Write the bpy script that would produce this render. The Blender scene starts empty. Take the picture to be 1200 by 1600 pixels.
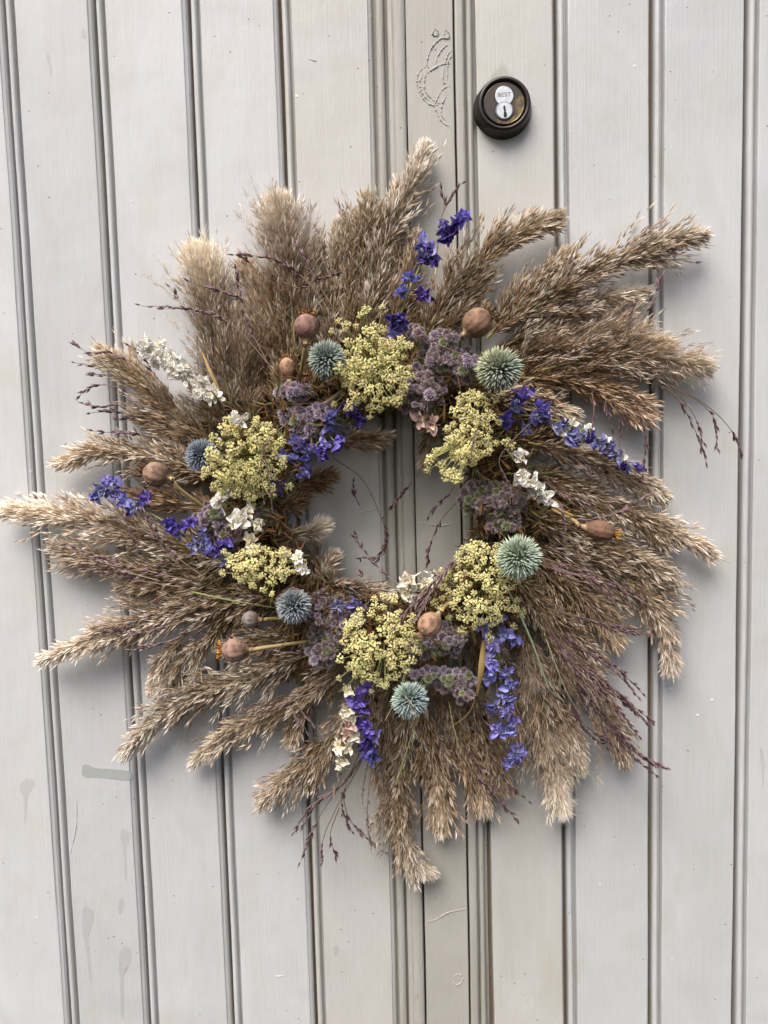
import bpy, math
import numpy as np
from mathutils import Vector, Matrix

SC = bpy.context.scene
COL = SC.collection
rng = np.random.default_rng(7)

# ------------------------------------------------------------------ camera
F_PX, D, ZC = 1200.0, 0.80, 1.40           # focal length in photo pixels, distance to door, lens height
PITCH, YAW, ROLL = math.radians(4.70), math.radians(-1.59), math.radians(-1.555)
cp, sp, cy, sy, cr, sr = (math.cos(PITCH), math.sin(PITCH), math.cos(YAW), math.sin(YAW), math.cos(ROLL), math.sin(ROLL))
FWD = np.array([sy * cp, cy * cp, -sp])
_r = np.array([cy, -sy, 0.0])
_u = np.cross(_r, FWD)
RIGHT = cr * _r + sr * _u
UP = -sr * _r + cr * _u
CAM = np.array([0.0, -D, ZC])
cd = bpy.data.cameras.new('camera')
cam = bpy.data.objects.new('camera', cd)
COL.objects.link(cam)
cam.matrix_world = Matrix(((RIGHT[0], UP[0], -FWD[0], CAM[0]), (RIGHT[1], UP[1], -FWD[1], CAM[1]),
                           (RIGHT[2], UP[2], -FWD[2], CAM[2]), (0, 0, 0, 1)))
cd.sensor_fit = 'HORIZONTAL'
cd.sensor_width = 36.0
cd.lens = 36.0 * F_PX / 1200.0
cd.clip_start, cd.clip_end = 0.01, 200.0
SC.camera = cam

# ------------------------------------------------------------------ light
SUN_EL, SUN_AZ = math.radians(56), math.radians(-24)     # azimuth measured from straight behind the camera, negative = left
sdir = np.array([math.sin(SUN_AZ) * math.cos(SUN_EL), -math.cos(SUN_AZ) * math.cos(SUN_EL), math.sin(SUN_EL)])
world = bpy.data.worlds.new('World')
SC.world = world
world.use_nodes = True
wn = world.node_tree
sky = wn.nodes.new('ShaderNodeTexSky')
sky.sky_type = 'NISHITA'
sky.sun_disc = False
sky.sun_elevation = SUN_EL
sky.sun_rotation = math.atan2(sdir[0], sdir[1])
sky.air_density, sky.dust_density, sky.ozone_density = 1.0, 5.0, 1.0
wn.nodes['Background'].inputs['Strength'].default_value = 0.06
wn.links.new(sky.outputs[0], wn.nodes['Background'].inputs['Color'])
sl = bpy.data.lights.new('sun', 'SUN')
sl.energy, sl.angle, sl.color = 1.5, math.radians(42), (1.0, 0.97, 0.945)
sun = bpy.data.objects.new('sun', sl)
COL.objects.link(sun)
sun.rotation_euler = Vector((-sdir[0], -sdir[1], -sdir[2])).to_track_quat('-Z', 'Y').to_euler()
sun.location = (-1, -3, 4)
SC.view_settings.view_transform = 'Standard'
SC.view_settings.look = 'None'
SC.view_settings.gamma = 1.0
SC.view_settings.exposure = 1.52
SC.view_settings.use_curve_mapping = False
SC.cycles.max_bounces = 6
SC.cycles.diffuse_bounces = 4
SC.cycles.transmission_bounces = 3
SC.cycles.use_denoising = True

# ------------------------------------------------------------------ helpers
U = D / F_PX                                  # metres per photo pixel on the door plane


def ray(px, py):
    return (px - 600) / F_PX * RIGHT - (py - 800) / F_PX * UP + FWD


def at(px, py, h=0.0):
    """point seen at photo pixel (px, py) standing h millimetres off the door"""
    d = ray(px, py)
    if h > 40:
        h = 40 + (h - 40) * 2.0                # the flowers stand well proud of the plumes
    return CAM + d * ((D - h / 1000.0) / d[1])


def unit(v):
    v = np.asarray(v, float)
    return v / np.maximum(np.linalg.norm(v, axis=-1, keepdims=True), 1e-9)


def perp(Dv):
    """two unit vectors perpendicular to each direction"""
    a = np.where(np.abs(Dv[:, 2:3]) < 0.9, np.array([[0, 0, 1.0]]), np.array([[1.0, 0, 0]]))
    s = unit(np.cross(Dv, a))
    return s, np.cross(s, Dv)


class MB:
    def __init__(s):
        s.v, s.f, s.c, s.n = [], [], [], 0

    def add(s, v, f, c):
        v = np.asarray(v, float).reshape(-1, 3)
        c = np.asarray(c, float)
        if c.ndim == 1:
            c = np.tile(c, (len(v), 1))
        s.v.append(v)
        s.f.append(np.asarray(f, int).reshape(-1, 3) + s.n)
        s.c.append(c.reshape(-1, 3))
        s.n += len(v)

    def mesh(s, name, mat, origin=(0, 0, 0), smooth=False):
        v = np.concatenate(s.v) - np.asarray(origin)
        f = np.concatenate(s.f)
        c = np.concatenate(s.c)
        me = bpy.data.meshes.new(name)
        me.vertices.add(len(v))
        me.vertices.foreach_set('co', v.astype(np.float32).ravel())
        me.loops.add(len(f) * 3)
        me.loops.foreach_set('vertex_index', f.astype(np.int32).ravel())
        me.polygons.add(len(f))
        me.polygons.foreach_set('loop_start', np.arange(0, len(f) * 3, 3, dtype=np.int32))
        try:
            me.polygons.foreach_set('loop_total', np.full(len(f), 3, dtype=np.int32))
        except Exception:
            pass
        me.polygons.foreach_set('use_smooth', np.full(len(f), smooth, dtype=bool))
        a = me.color_attributes.new('Col', 'FLOAT_COLOR', 'POINT')
        a.data.foreach_set('color', np.concatenate([c, np.ones((len(c), 1))], 1).astype(np.float32).ravel())
        me.update(calc_edges=True)
        me.materials.append(mat)
        return me


def link(name, data, parent=None, loc=(0, 0, 0)):
    o = bpy.data.objects.new(name, data)
    COL.objects.link(o)
    o.location = tuple(loc)
    if parent is not None:
        o.parent = parent
    return o


WORG = {}                                     # world origin of every object that parents others


def part(name, mb, mat, parent, origin, smooth=False, label=None):
    """a mesh part whose own origin is the world point `origin`"""
    origin = np.asarray(origin, float)
    po = WORG[parent.name] if parent is not None else np.zeros(3)
    o = link(name, mb.mesh(name, mat, origin, smooth), parent, origin - po)
    WORG[o.name] = origin
    if label:
        o['label'] = label
    return o


def copy_part(name, me, parent, pos, rot=None, scale=1.0):
    o = link(name, me, parent, np.asarray(pos) - WORG[parent.name])
    if rot is not None:
        o.rotation_euler = rot
    o.scale = (scale, scale, scale) if np.isscalar(scale) else tuple(scale)
    return o


def curve(pts, n):
    """Catmull-Rom through pts, n samples"""
    p = np.asarray(pts, float)
    if len(p) == 2:
        t = np.linspace(0, 1, n)[:, None]
        return p[0] * (1 - t) + p[1] * t
    q = np.vstack([2 * p[0] - p[1], p, 2 * p[-1] - p[-2]])
    out = []
    for t in np.linspace(0, len(p) - 1 - 1e-6, n):
        i = int(t)
        u = t - i
        a, b, c, d = q[i], q[i + 1], q[i + 2], q[i + 3]
        out.append(0.5 * (2 * b + (c - a) * u + (2 * a - 5 * b + 4 * c - d) * u * u + (3 * b - a - 3 * c + d) * u ** 3))
    return np.array(out)


def tube(mb, path, r, col, seg=5, cap=True):
    path = np.asarray(path, float)
    n = len(path)
    r = np.broadcast_to(np.asarray(r, float), (n,))
    t = unit(np.gradient(path, axis=0))
    s, w = perp(t)
    for i in range(1, n):                      # keep the frame from twisting
        s[i] = unit(s[i - 1] - t[i] * (s[i - 1] @ t[i]))
        w[i] = np.cross(t[i], s[i])
    a = np.linspace(0, 2 * np.pi, seg, endpoint=False)
    v = path[:, None] + r[:, None, None] * (np.cos(a)[None, :, None] * s[:, None] + np.sin(a)[None, :, None] * w[:, None])
    v = v.reshape(-1, 3)
    f = []
    for i in range(n - 1):
        for k in range(seg):
            a0, a1 = i * seg + k, i * seg + (k + 1) % seg
            f += [(a0, a1, a1 + seg), (a0, a1 + seg, a0 + seg)]
    c = np.asarray(col, float)
    if c.ndim == 2:
        c = np.repeat(c, seg, 0)
    else:
        c = np.tile(c, (len(v), 1))
    if cap:
        v = np.vstack([v, path[:1], path[-1:]])
        c = np.vstack([c, c[:1], c[-1:]])
        b0, b1 = n * seg, n * seg + 1
        for k in range(seg):
            f.append((b0, (k + 1) % seg, k))
            f.append((b1, (n - 1) * seg + k, (n - 1) * seg + (k + 1) % seg))
    mb.add(v, f, c)


def blades(mb, P, Dv, N, L, W, c0, c1, bend=None, ymax=None):
    """folded lance-shaped scales, one per row"""
    n = len(P)
    Dv = unit(Dv)
    S = unit(np.cross(Dv, N))
    N = np.cross(S, Dv)
    L, W = np.broadcast_to(L, (n,))[:, None], np.broadcast_to(W, (n,))[:, None]
    tip = P + Dv * L
    if bend is not None:
        tip = tip + bend
    mid = P + Dv * L * 0.42
    v = np.stack([P, mid + S * W / 2 - N * W * .3, mid - S * W / 2 - N * W * .3, tip], 1).reshape(-1, 3)
    if ymax is not None:
        v[:, 1] = np.minimum(v[:, 1], ymax)
    i = np.arange(n)[:, None] * 4
    f = np.concatenate([i + [0, 1, 3], i + [0, 3, 2]], 0)
    cm = c0 * .5 + c1 * .5
    mb.add(v, f, np.stack([c0, cm, cm, c1], 1).reshape(-1, 3))


def hairs(mb, P, Dv, L, W, c0, c1, ymax=None):
    n = len(P)
    Dv = unit(Dv)
    S, _ = perp(Dv)
    L, W = np.broadcast_to(L, (n,))[:, None], np.broadcast_to(W, (n,))[:, None]
    v = np.stack([P - S * W / 2, P + S * W / 2, P + Dv * L], 1).reshape(-1, 3)
    if ymax is not None:
        v[:, 1] = np.minimum(v[:, 1], ymax)
    f = np.arange(n)[:, None] * 3 + [0, 1, 2]
    mb.add(v, f, np.stack([c0, c0, c1], 1).reshape(-1, 3))


def spindles(mb, P, Dv, L, W, c0, c1, c2, seg=4, mid=.6):
    """slim pointed spikes with a base, a widest ring and a tip"""
    n = len(P)
    Dv = unit(Dv)
    S, T = perp(Dv)
    L, W = np.broadcast_to(L, (n,))[:, None], np.broadcast_to(W, (n,))[:, None]
    vs = [P]
    for k in range(seg):
        a = 2 * np.pi * k / seg
        vs.append(P + Dv * L * mid + (S * math.cos(a) + T * math.sin(a)) * W / 2)
    vs.append(P + Dv * L)
    v = np.stack(vs, 1).reshape(-1, 3)
    i = np.arange(n)[:, None] * (seg + 2)
    f = []
    for k in range(seg):
        a, b = 1 + k, 1 + (k + 1) % seg
        f += [i + [0, b, a], i + [seg + 1, a, b]]
    mb.add(v, np.concatenate(f, 0), np.stack([c0] + [c1] * seg + [c2], 1).reshape(-1, 3))


def lathe(mb, prof, seg, col, M=None, ribs=0, rib=0.0):
    """prof = [(r, z)], spun round z; M maps to the world (3x3, origin)"""
    a = np.linspace(0, 2 * np.pi, seg, endpoint=False)
    v, f = [], []
    for r, z in prof:
        rr = r * (1 + rib * np.cos(ribs * a)) if ribs else np.full(seg, r)
        v.append(np.stack([rr * np.cos(a), rr * np.sin(a), np.full(seg, z)], 1))
    n = len(prof)
    v = np.concatenate(v)
    for i in range(n - 1):
        for k in range(seg):
            a0, a1 = i * seg + k, i * seg + (k + 1) % seg
            f += [(a0, a1, a1 + seg), (a0, a1 + seg, a0 + seg)]
    c = np.asarray(col, float)
    c = np.repeat(c, seg, 0) if c.ndim == 2 else np.tile(c, (len(v), 1))
    if M is not None:
        v = v @ np.asarray(M[0]).T + M[1]
    mb.add(v, f, c)


def basis(z):
    """3x3 with columns x, y, z for a given z direction"""
    z = unit(np.asarray(z, float))
    s, t = perp(z[None])
    return np.stack([s[0], np.cross(z, s[0]), z], 1)


# ------------------------------------------------------------------ materials
def new_mat(name):
    m = bpy.data.materials.new(name)
    m.use_nodes = True
    nt = m.node_tree
    return m, nt, nt.nodes['Principled BSDF'], nt.nodes['Material Output']


def N_(nt, t, **kw):
    n = nt.nodes.new(t)
    for k, v in kw.items():
        setattr(n, k, v)
    return n


def setin(n, **kw):
    for k, v in kw.items():
        n.inputs[k.replace('_', ' ')].default_value = v


def mixc(nt, fac, a, b, blend='MIX'):
    n = N_(nt, 'ShaderNodeMix', data_type='RGBA', blend_type=blend)
    for sock, val in ((0, fac), (6, a), (7, b)):
        if hasattr(val, 'links') or hasattr(val, 'is_linked'):
            nt.links.new(val, n.inputs[sock])
        elif sock == 0:
            n.inputs[0].default_value = val
        else:
            n.inputs[sock].default_value = (*val, 1)
    return n.outputs[2]


def ramp(nt, src, p0, p1, c0=(0, 0, 0), c1=(1, 1, 1)):
    r = N_(nt, 'ShaderNodeValToRGB')
    r.color_ramp.elements[0].position, r.color_ramp.elements[1].position = p0, p1
    r.color_ramp.elements[0].color, r.color_ramp.elements[1].color = (*c0, 1), (*c1, 1)
    nt.links.new(src, r.inputs[0])
    return r.outputs[0]


def noise(nt, vec, scale, detail=4, rough=.55, dist=0.0, stretch=None):
    if stretch is not None:
        mp = N_(nt, 'ShaderNodeMapping')
        mp.inputs['Scale'].default_value = stretch
        nt.links.new(vec, mp.inputs[0])
        vec = mp.outputs[0]
    n = N_(nt, 'ShaderNodeTexNoise')
    setin(n, Scale=scale, Detail=detail, Roughness=rough, Distortion=dist)
    nt.links.new(vec, n.inputs['Vector'])
    return n.outputs['Fac']


def plant_mat(name, trans=0.3, rough=0.75, spec=0.25, vary=0.12, mottling=0.0, mot_col=(0.05, 0.03, 0.02), mot_scale=120, hue=0.0):
    """reads the mesh's own colours; a share of light passes through thin dry tissue"""
    m, nt, p, out = new_mat(name)
    at_ = N_(nt, 'ShaderNodeAttribute', attribute_name='Col')
    c = at_.outputs['Color']
    oi = N_(nt, 'ShaderNodeObjectInfo')
    hs = N_(nt, 'ShaderNodeHueSaturation')
    mr = N_(nt, 'ShaderNodeMapRange')
    setin(mr, To_Min=1 - vary, To_Max=1 + vary)
    nt.links.new(oi.outputs['Random'], mr.inputs[0])
    nt.links.new(mr.outputs[0], hs.inputs['Value'])
    if hue:
        mh = N_(nt, 'ShaderNodeMapRange')
        setin(mh, To_Min=.5 - hue, To_Max=.5 + hue)
        wnz = N_(nt, 'ShaderNodeTexWhiteNoise', noise_dimensions='1D')
        nt.links.new(oi.outputs['Random'], wnz.inputs['W'])
        nt.links.new(wnz.outputs['Value'], mh.inputs[0])
        nt.links.new(mh.outputs[0], hs.inputs['Hue'])
    nt.links.new(c, hs.inputs['Color'])
    c = hs.outputs[0]
    geo = N_(nt, 'ShaderNodeTexCoord')
    if mottling:
        f = noise(nt, geo.outputs['Object'], mot_scale, 5, .65)
        c = mixc(nt, ramp(nt, f, .44, .60, (0, 0, 0), (mottling,) * 3), c, mot_col)
        b = N_(nt, 'ShaderNodeBump')
        setin(b, Strength=.8, Distance=.0009)
        nt.links.new(noise(nt, geo.outputs['Object'], mot_scale * 3, 5), b.inputs['Height'])
        nt.links.new(b.outputs[0], p.inputs['Normal'])
    nt.links.new(c, p.inputs['Base Color'])
    setin(p, Roughness=rough)
    p.inputs['Specular IOR Level'].default_value = spec
    if trans:
        t = N_(nt, 'ShaderNodeBsdfTranslucent')
        nt.links.new(c, t.inputs['Color'])
        ms = N_(nt, 'ShaderNodeMixShader')
        ms.inputs[0].default_value = trans
        nt.links.new(p.outputs[0], ms.inputs[1])
        nt.links.new(t.outputs[0], ms.inputs[2])
        nt.links.new(ms.outputs[0], out.inputs[0])
    return m


def paint_mat():
    """old pale grey gloss paint, brushed down the boards, pitted and patchy"""
    m, nt, p, out = new_mat('grey_door_paint')
    tc = N_(nt, 'ShaderNodeNewGeometry')
    pos = tc.outputs['Position']
    oi = N_(nt, 'ShaderNodeObjectInfo')
    add = N_(nt, 'ShaderNodeVectorMath', operation='ADD')
    cmb = N_(nt, 'ShaderNodeCombineXYZ')
    ml = N_(nt, 'ShaderNodeMath', operation='MULTIPLY')
    ml.inputs[1].default_value = 7.3
    nt.links.new(oi.outputs['Random'], ml.inputs[0])
    nt.links.new(ml.outputs[0], cmb.inputs[2])
    nt.links.new(pos, add.inputs[0])
    nt.links.new(cmb.outputs[0], add.inputs[1])
    pv = add.outputs[0]                                   # every board has its own run of grain
    blot = noise(nt, pv, 9, 6, .66, .7, (1, 1, .5))
    c = mixc(nt, ramp(nt, blot, .35, .68), (.55, .55, .555), (.455, .45, .43))
    stain = noise(nt, pv, 16, 6, .62, .8, (1, 1, .6))
    c = mixc(nt, ramp(nt, stain, .52, .72, (0, 0, 0), (.75,) * 3), c, (.47, .465, .40))
    lil = noise(nt, pv, 9, 3, .5, .3)
    c = mixc(nt, ramp(nt, lil, .55, .75, (0, 0, 0), (.5,) * 3), c, (.50, .495, .535))
    streak = noise(nt, pv, 1, 3, .6, 0, (520, 520, 9))
    c = mixc(nt, ramp(nt, streak, .3, .75, (0, 0, 0), (.26,) * 3), c, (.60, .60, .60))
    tone = N_(nt, 'ShaderNodeMapRange'); setin(tone, To_Min=.93, To_Max=1.05)
    nt.links.new(oi.outputs['Random'], tone.inputs[0])
    tc3 = N_(nt, 'ShaderNodeCombineColor')
    for q in range(3):
        nt.links.new(tone.outputs[0], tc3.inputs[q])
    c = mixc(nt, 1.0, c, tc3.outputs[0], 'MULTIPLY')
    # specks of grit and pinholes
    vo = N_(nt, 'ShaderNodeTexVoronoi')
    setin(vo, Scale=85.0, Randomness=1.0)
    nt.links.new(pv, vo.inputs['Vector'])
    spk = ramp(nt, vo.outputs['Distance'], .045, .075, (1, 1, 1), (0, 0, 0))
    clus = ramp(nt, noise(nt, pv, 23, 2, .5), .52, .56)
    mm = N_(nt, 'ShaderNodeMath', operation='MULTIPLY')
    nt.links.new(spk, mm.inputs[0])
    nt.links.new(clus, mm.inputs[1])
    c = mixc(nt, mm.outputs[0], c, (.16, .15, .13))
    # small chips that show the older, paler coat
    vo2 = N_(nt, 'ShaderNodeTexVoronoi')
    setin(vo2, Scale=48.0)
    nt.links.new(pv, vo2.inputs['Vector'])
    chip = ramp(nt, vo2.outputs['Distance'], .05, .085, (1, 1, 1), (0, 0, 0))
    cl2 = ramp(nt, noise(nt, pv, 15, 3, .6), .60, .64)
    m2 = N_(nt, 'ShaderNodeMath', operation='MULTIPLY')
    nt.links.new(chip, m2.inputs[0])
    nt.links.new(cl2, m2.inputs[1])
    c = mixc(nt, m2.outputs[0], c, (.76, .75, .72))
    nt.links.new(c, p.inputs['Base Color'])
    ro = ramp(nt, blot, .3, .7, (.34,) * 3, (.52,) * 3)
    nt.links.new(ro, p.inputs['Roughness'])
    p.inputs['Specular IOR Level'].default_value = .4
    # relief: brush ridges, orange peel, pits, lumpy old coats
    b1 = N_(nt, 'ShaderNodeBump'); setin(b1, Strength=.45, Distance=.0008); nt.links.new(streak, b1.inputs['Height'])
    b2 = N_(nt, 'ShaderNodeBump'); setin(b2, Strength=.20, Distance=.0014)
    nt.links.new(noise(nt, pv, 130, 5, .6, .2, (1, 1, .5)), b2.inputs['Height']); nt.links.new(b1.outputs[0], b2.inputs['Normal'])
    b3 = N_(nt, 'ShaderNodeBump', invert=True); setin(b3, Strength=.6, Distance=.0008)
    nt.links.new(mm.outputs[0], b3.inputs['Height']); nt.links.new(b2.outputs[0], b3.inputs['Normal'])
    b4 = N_(nt, 'ShaderNodeBump'); setin(b4, Strength=.5, Distance=.0008)
    nt.links.new(m2.outputs[0], b4.inputs['Height']); nt.links.new(b3.outputs[0], b4.inputs['Normal'])
    nt.links.new(b4.outputs[0], p.inputs['Normal'])
    return m


def worn_mat():
    """the same paint on the mouldings, rubbed through to brown wood in flecks"""
    m = PAINT.copy()
    m.name = 'worn_moulding_paint'
    nt = m.node_tree
    p = nt.nodes['Principled BSDF']
    src = p.inputs['Base Color'].links[0].from_socket
    g = N_(nt, 'ShaderNodeNewGeometry')
    n = noise(nt, g.outputs['Position'], 1, 6, .75, .3, (260, 260, 34))
    c = mixc(nt, ramp(nt, n, .60, .70, (0, 0, 0), (.75,) * 3), src, (.29, .24, .175))
    n2 = noise(nt, g.outputs['Position'], 1, 5, .7, .3, (190, 190, 22))
    c = mixc(nt, ramp(nt, n2, .56, .66, (0, 0, 0), (.6,) * 3), c, (.58, .59, .58))
    c = mixc(nt, 1.0, c, (.72, .69, .62), 'MULTIPLY')
    nt.links.new(c, p.inputs['Base Color'])
    return m


def flat_mat(name, col, rough=.6, metal=0.0, var=None, vscale=60, bump=0.0, stretch=None):
    m, nt, p, out = new_mat(name)
    g = N_(nt, 'ShaderNodeNewGeometry')
    n = noise(nt, g.outputs['Position'], vscale, 5, .6, .2, stretch)
    c = mixc(nt, ramp(nt, n, .35, .7), col, var or tuple(x * .75 for x in col))
    nt.links.new(c, p.inputs['Base Color'])
    setin(p, Roughness=rough, Metallic=metal)
    if bump:
        b = N_(nt, 'ShaderNodeBump')
        setin(b, Strength=bump, Distance=.0006)
        nt.links.new(n, b.inputs['Height'])
        nt.links.new(b.outputs[0], p.inputs['Normal'])
    return m


def film_mat(name, col, alpha=.7):
    """thin film of other paint or dirt; ragged towards its rim (Col.r is coverage)"""
    m, nt, p, out = new_mat(name)
    a = N_(nt, 'ShaderNodeAttribute', attribute_name='Col')
    g = N_(nt, 'ShaderNodeNewGeometry')
    n = noise(nt, g.outputs['Position'], 140, 5, .65, .3, (1, 1, .5))
    sep = N_(nt, 'ShaderNodeSeparateColor')
    nt.links.new(a.outputs['Color'], sep.inputs[0])
    mu = N_(nt, 'ShaderNodeMath', operation='MULTIPLY_ADD')
    nt.links.new(sep.outputs[0], mu.inputs[0]); mu.inputs[1].default_value = 1.4
    su = N_(nt, 'ShaderNodeMath', operation='SUBTRACT')
    nt.links.new(n, su.inputs[0]); su.inputs[1].default_value = .75
    nt.links.new(su.outputs[0], mu.inputs[2])
    f = ramp(nt, mu.outputs[0], .1, .55, (0, 0, 0), (alpha,) * 3)
    setin(p, Base_Color=(*col, 1), Roughness=.5)
    tr = N_(nt, 'ShaderNodeBsdfTransparent')
    ms = N_(nt, 'ShaderNodeMixShader')
    nt.links.new(f, ms.inputs[0]); nt.links.new(tr.outputs[0], ms.inputs[1]); nt.links.new(p.outputs[0], ms.inputs[2])
    nt.links.new(ms.outputs[0], out.inputs[0])
    return m


PAINT = paint_mat()
WORN = worn_mat()
BACKING = flat_mat('dark_wood_behind_joints', (.16, .12, .085), .8, vscale=200)
STAIN = film_mat('olive_paint_film', (.44, .43, .34), .26)
PATCH = film_mat('green_grey_paint_film', (.42, .45, .41), .6)
DRIP = film_mat('dried_drip_film', (.45, .435, .42), .17)
STILE = PAINT.copy()
STILE.name = 'darker_stile_paint'
_p = STILE.node_tree.nodes['Principled BSDF']
STILE.node_tree.links.new(mixc(STILE.node_tree, 1.0, _p.inputs['Base Color'].links[0].from_socket, (.72, .69, .62), 'MULTIPLY'), _p.inputs['Base Color'])
GRIMY = PAINT.copy()
GRIMY.name = 'handled_board_paint'
_p = GRIMY.node_tree.nodes['Principled BSDF']
GRIMY.node_tree.links.new(mixc(GRIMY.node_tree, 1.0, _p.inputs['Base Color'].links[0].from_socket, (.91, .885, .835), 'MULTIPLY'), _p.inputs['Base Color'])
M_PLUME = plant_mat('dry_reed_plume', .20, .6, .35, .12)
M_STEM = plant_mat('dry_stem', .05, .65, .3, .08)
M_THISTLE = plant_mat('globe_thistle_bracts', .15, .6, .35, .06)
M_POD = plant_mat('poppy_capsule_skin', 0, .68, .25, .06, .9, (.12, .07, .045), 120)
M_CROWN = plant_mat('poppy_crown_skin', .12, .75, .2, .06, .5, (.12, .07, .03), 300)
M_YELLOW = plant_mat('yellow_umbel_florets', .25, .7, .25, .10, hue=.008)
M_PURPLE = plant_mat('mauve_button_florets', .18, .8, .2, .16, hue=.018)
M_BLUE = plant_mat('larkspur_petals', .28, .45, .5, .18, hue=.012)
M_WHITE = plant_mat('white_larkspur_petals', .22, .6, .3, .06)
M_GRASS = plant_mat('purple_grass_scales', .12, .5, .45, .12)
M_TWIG = plant_mat('dark_twig_bark', 0, .85, .2, .1)

# ------------------------------------------------------------------ the door
Z0, Z1 = 0.05, 2.45                       # foot and head of both leaves


def edge(x_top, x_bot):
    """an upright line seen at x_top on the photo's top edge and x_bot on its bottom edge -> world x at Z1 and Z0"""
    a, b = at(x_top, 0), at(x_bot, 1600)
    k = (a[0] - b[0]) / (a[2] - b[2])
    return np.array([b[0] + k * (Z0 - b[2]), a[0] + k * (Z1 - a[2])])


def extrude(mb, prof, nz=120):
    """prof = [(edge pair in metres, height mm off door face)]"""
    n = len(prof)
    zs = np.linspace(Z0, Z1, nz)
    v = []
    xs = np.array([e.mean() for e, h in prof])
    grp = np.floor((xs - xs.min()) / .012)               # neighbouring edges wander together
    ph = {g: rng.uniform(0, 6.28, 4) for g in set(grp)}
    for z in zs:
        t = (z - Z0) / (Z1 - Z0)
        for (e, h), g in zip(prof, grp):
            p4 = ph[g]
            wx = .00022 * math.sin(z * 9 + p4[0]) + .00014 * math.sin(z * 31 + p4[1]) + .00006 * math.sin(z * 120 + p4[2])
            wy = .00022 * math.sin(z * 14 + p4[3]) + rng.normal(0, .00005)
            v.append((e[0] * (1 - t) + e[1] * t + wx, -h / 1000.0 + wy, z))
    f = []
    for i in range(nz - 1):
        for k in range(n - 1):
            a = i * n + k
            f += [(a, a + 1, a + 1 + n), (a, a + 1 + n, a + n)]
    mb.add(v, f, (.6, .6, .6))


def arc(e, x0, x1, h0, htop, n=7):
    """half-round bead from x0 to x1 (mm from edge e)"""
    out = []
    for k in range(n + 1):
        a = math.pi * k / n
        out.append((e + ((x0 + x1) / 2 - (x1 - x0) / 2 * math.cos(a)) / 1000, h0 + (htop - h0) * math.sin(a) ** .8))
    return out


def soft(e, x, s):
    """eased arris at x: s=+1 face begins here, s=-1 face ends here"""
    pts = [(-.0, -1.2), (.25, -.5), (.7, -.12), (1.4, 0)]
    out = [(e + (x + s * dx) / 1000, h) for dx, h in pts]
    return out if s > 0 else out[::-1]


def plank_profile(e, nxt, bead=True, end_slope=4.6):
    W = (nxt - e) * 1000.0
    p = []
    if bead:
        p += [(e + .0002, -14)] + arc(e, .2, 6.7, -5.0, .15, 11)
        p += [(e + .0070, -7.6), (e + .0090, -7.6), (e + .0098, -3.0)]
        p += soft(e, 10.0, 1)
    else:
        p += [(e, -14)] + soft(e, .4, 1)
    q = soft(nxt, -3.0 - end_slope, -1)
    p += q
    p += [(nxt - .0050, -2.6), (nxt - .0038, -4.4), (nxt - .0035, -5.0), (nxt - .0033, -14)]
    return p


def door_leaf(name, label, x):
    root = link(name, None)
    root.empty_display_size = .1
    root.location = (x, 0, Z0)
    WORG[root.name] = np.array([x, 0, Z0])
    root['label'], root['category'] = label, 'door'
    return root


LX = [(5.6, 111), (148, 235), (296, 366), (438.5, 496)]
left_e = [edge(*x) for x in LX]
step = (left_e[3] - left_e[0]) / 3
left_e = [left_e[0] - step * k for k in (4, 3, 2, 1)] + left_e
L_END = edge(578.5, 619.5)
RX = [(871, 888), (1022.5, 1019.5), (1171.5, 1150.5)]
right_e = [edge(*x) for x in RX]
stepr = (right_e[2] - right_e[0]) / 2
right_e += [right_e[2] + stepr * k for k in (1, 2, 3, 4)]

leafL = door_leaf('plank_door', 'pale grey painted plank door leaf on the left, with moulded edge', -.45)
leafR = door_leaf('plank_door', 'pale grey painted plank door leaf on the right carrying the round lock', .45)


def board(name, prof, parent, mat):
    mb = MB()
    extrude(mb, prof)
    xm = np.mean([e.mean() for e, h in prof])
    return part(name, mb, mat, parent, (xm, 0, Z0))


for i, e in enumerate(left_e):
    nxt = left_e[i + 1] if i + 1 < len(left_e) else L_END + .0046
    board('plank', plank_profile(e, nxt), leafL, PAINT if i < len(left_e) - 1 else GRIMY)
# moulding that closes the left leaf
e0 = edge(586.0, 625.6)
board('edge_bead', [(e0 - .0062, -14), (e0 - .0062, -9.5), (e0 - .0010, -9.5)] + arc(e0, -.6, 8.0, -3.4, .8, 9) + [(e0 + .0084, -8.6), (e0 + .0108, -8.6)], leafL, WORN)
e1 = edge(603.6, 639.2)
board('edge_moulding', [(e1 + .0000, -14), (e1, -2.0), (e1 + .0004, -.4), (e1 + .0014, .5), (e1 + .0034, 1.0), (e1 + .0046, 1.4), (e1 + .0054, 3.0)]
      + arc(e1, 5.6, 17.6, 3.2, 6.2, 9) + [(e1 + .0179, 2.0), (e1 + .0180, -14)], leafL, WORN)
# narrow stile board, its moulding and the planks of the right leaf
es, ee = edge(632.8, 666.8), edge(706.8, 732.8)
board('stile_board', [(es, -14), (es, 2.0), (es + .0003, 2.9), (es + .0010, 3.2), (ee - .0010, 3.2), (ee - .0003, 2.9), (ee, 2.0), (ee, -14)], leafR, STILE)
e2 = edge(709.6, 735.6)
board('stile_moulding', [(e2, -14), (e2, 3.4), (e2 + .0006, 4.4), (e2 + .0020, 4.8), (e2 + .0060, 4.6), (e2 + .0078, 3.9), (e2 + .0088, 2.2), (e2 + .0092, -3.5), (e2 + .0108, -4.4)]
      + arc(e2, 11.0, 17.6, -4.0, 1.6, 9) + [(e2 + .0182, -8.4), (e2 + .0212, -8.4), (e2 + .0213, -14)], leafR, WORN)
er = edge(741.6, 771.8)
board('plank', plank_profile(er, right_e[0], bead=False, end_slope=2.2), leafR, GRIMY)
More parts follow.
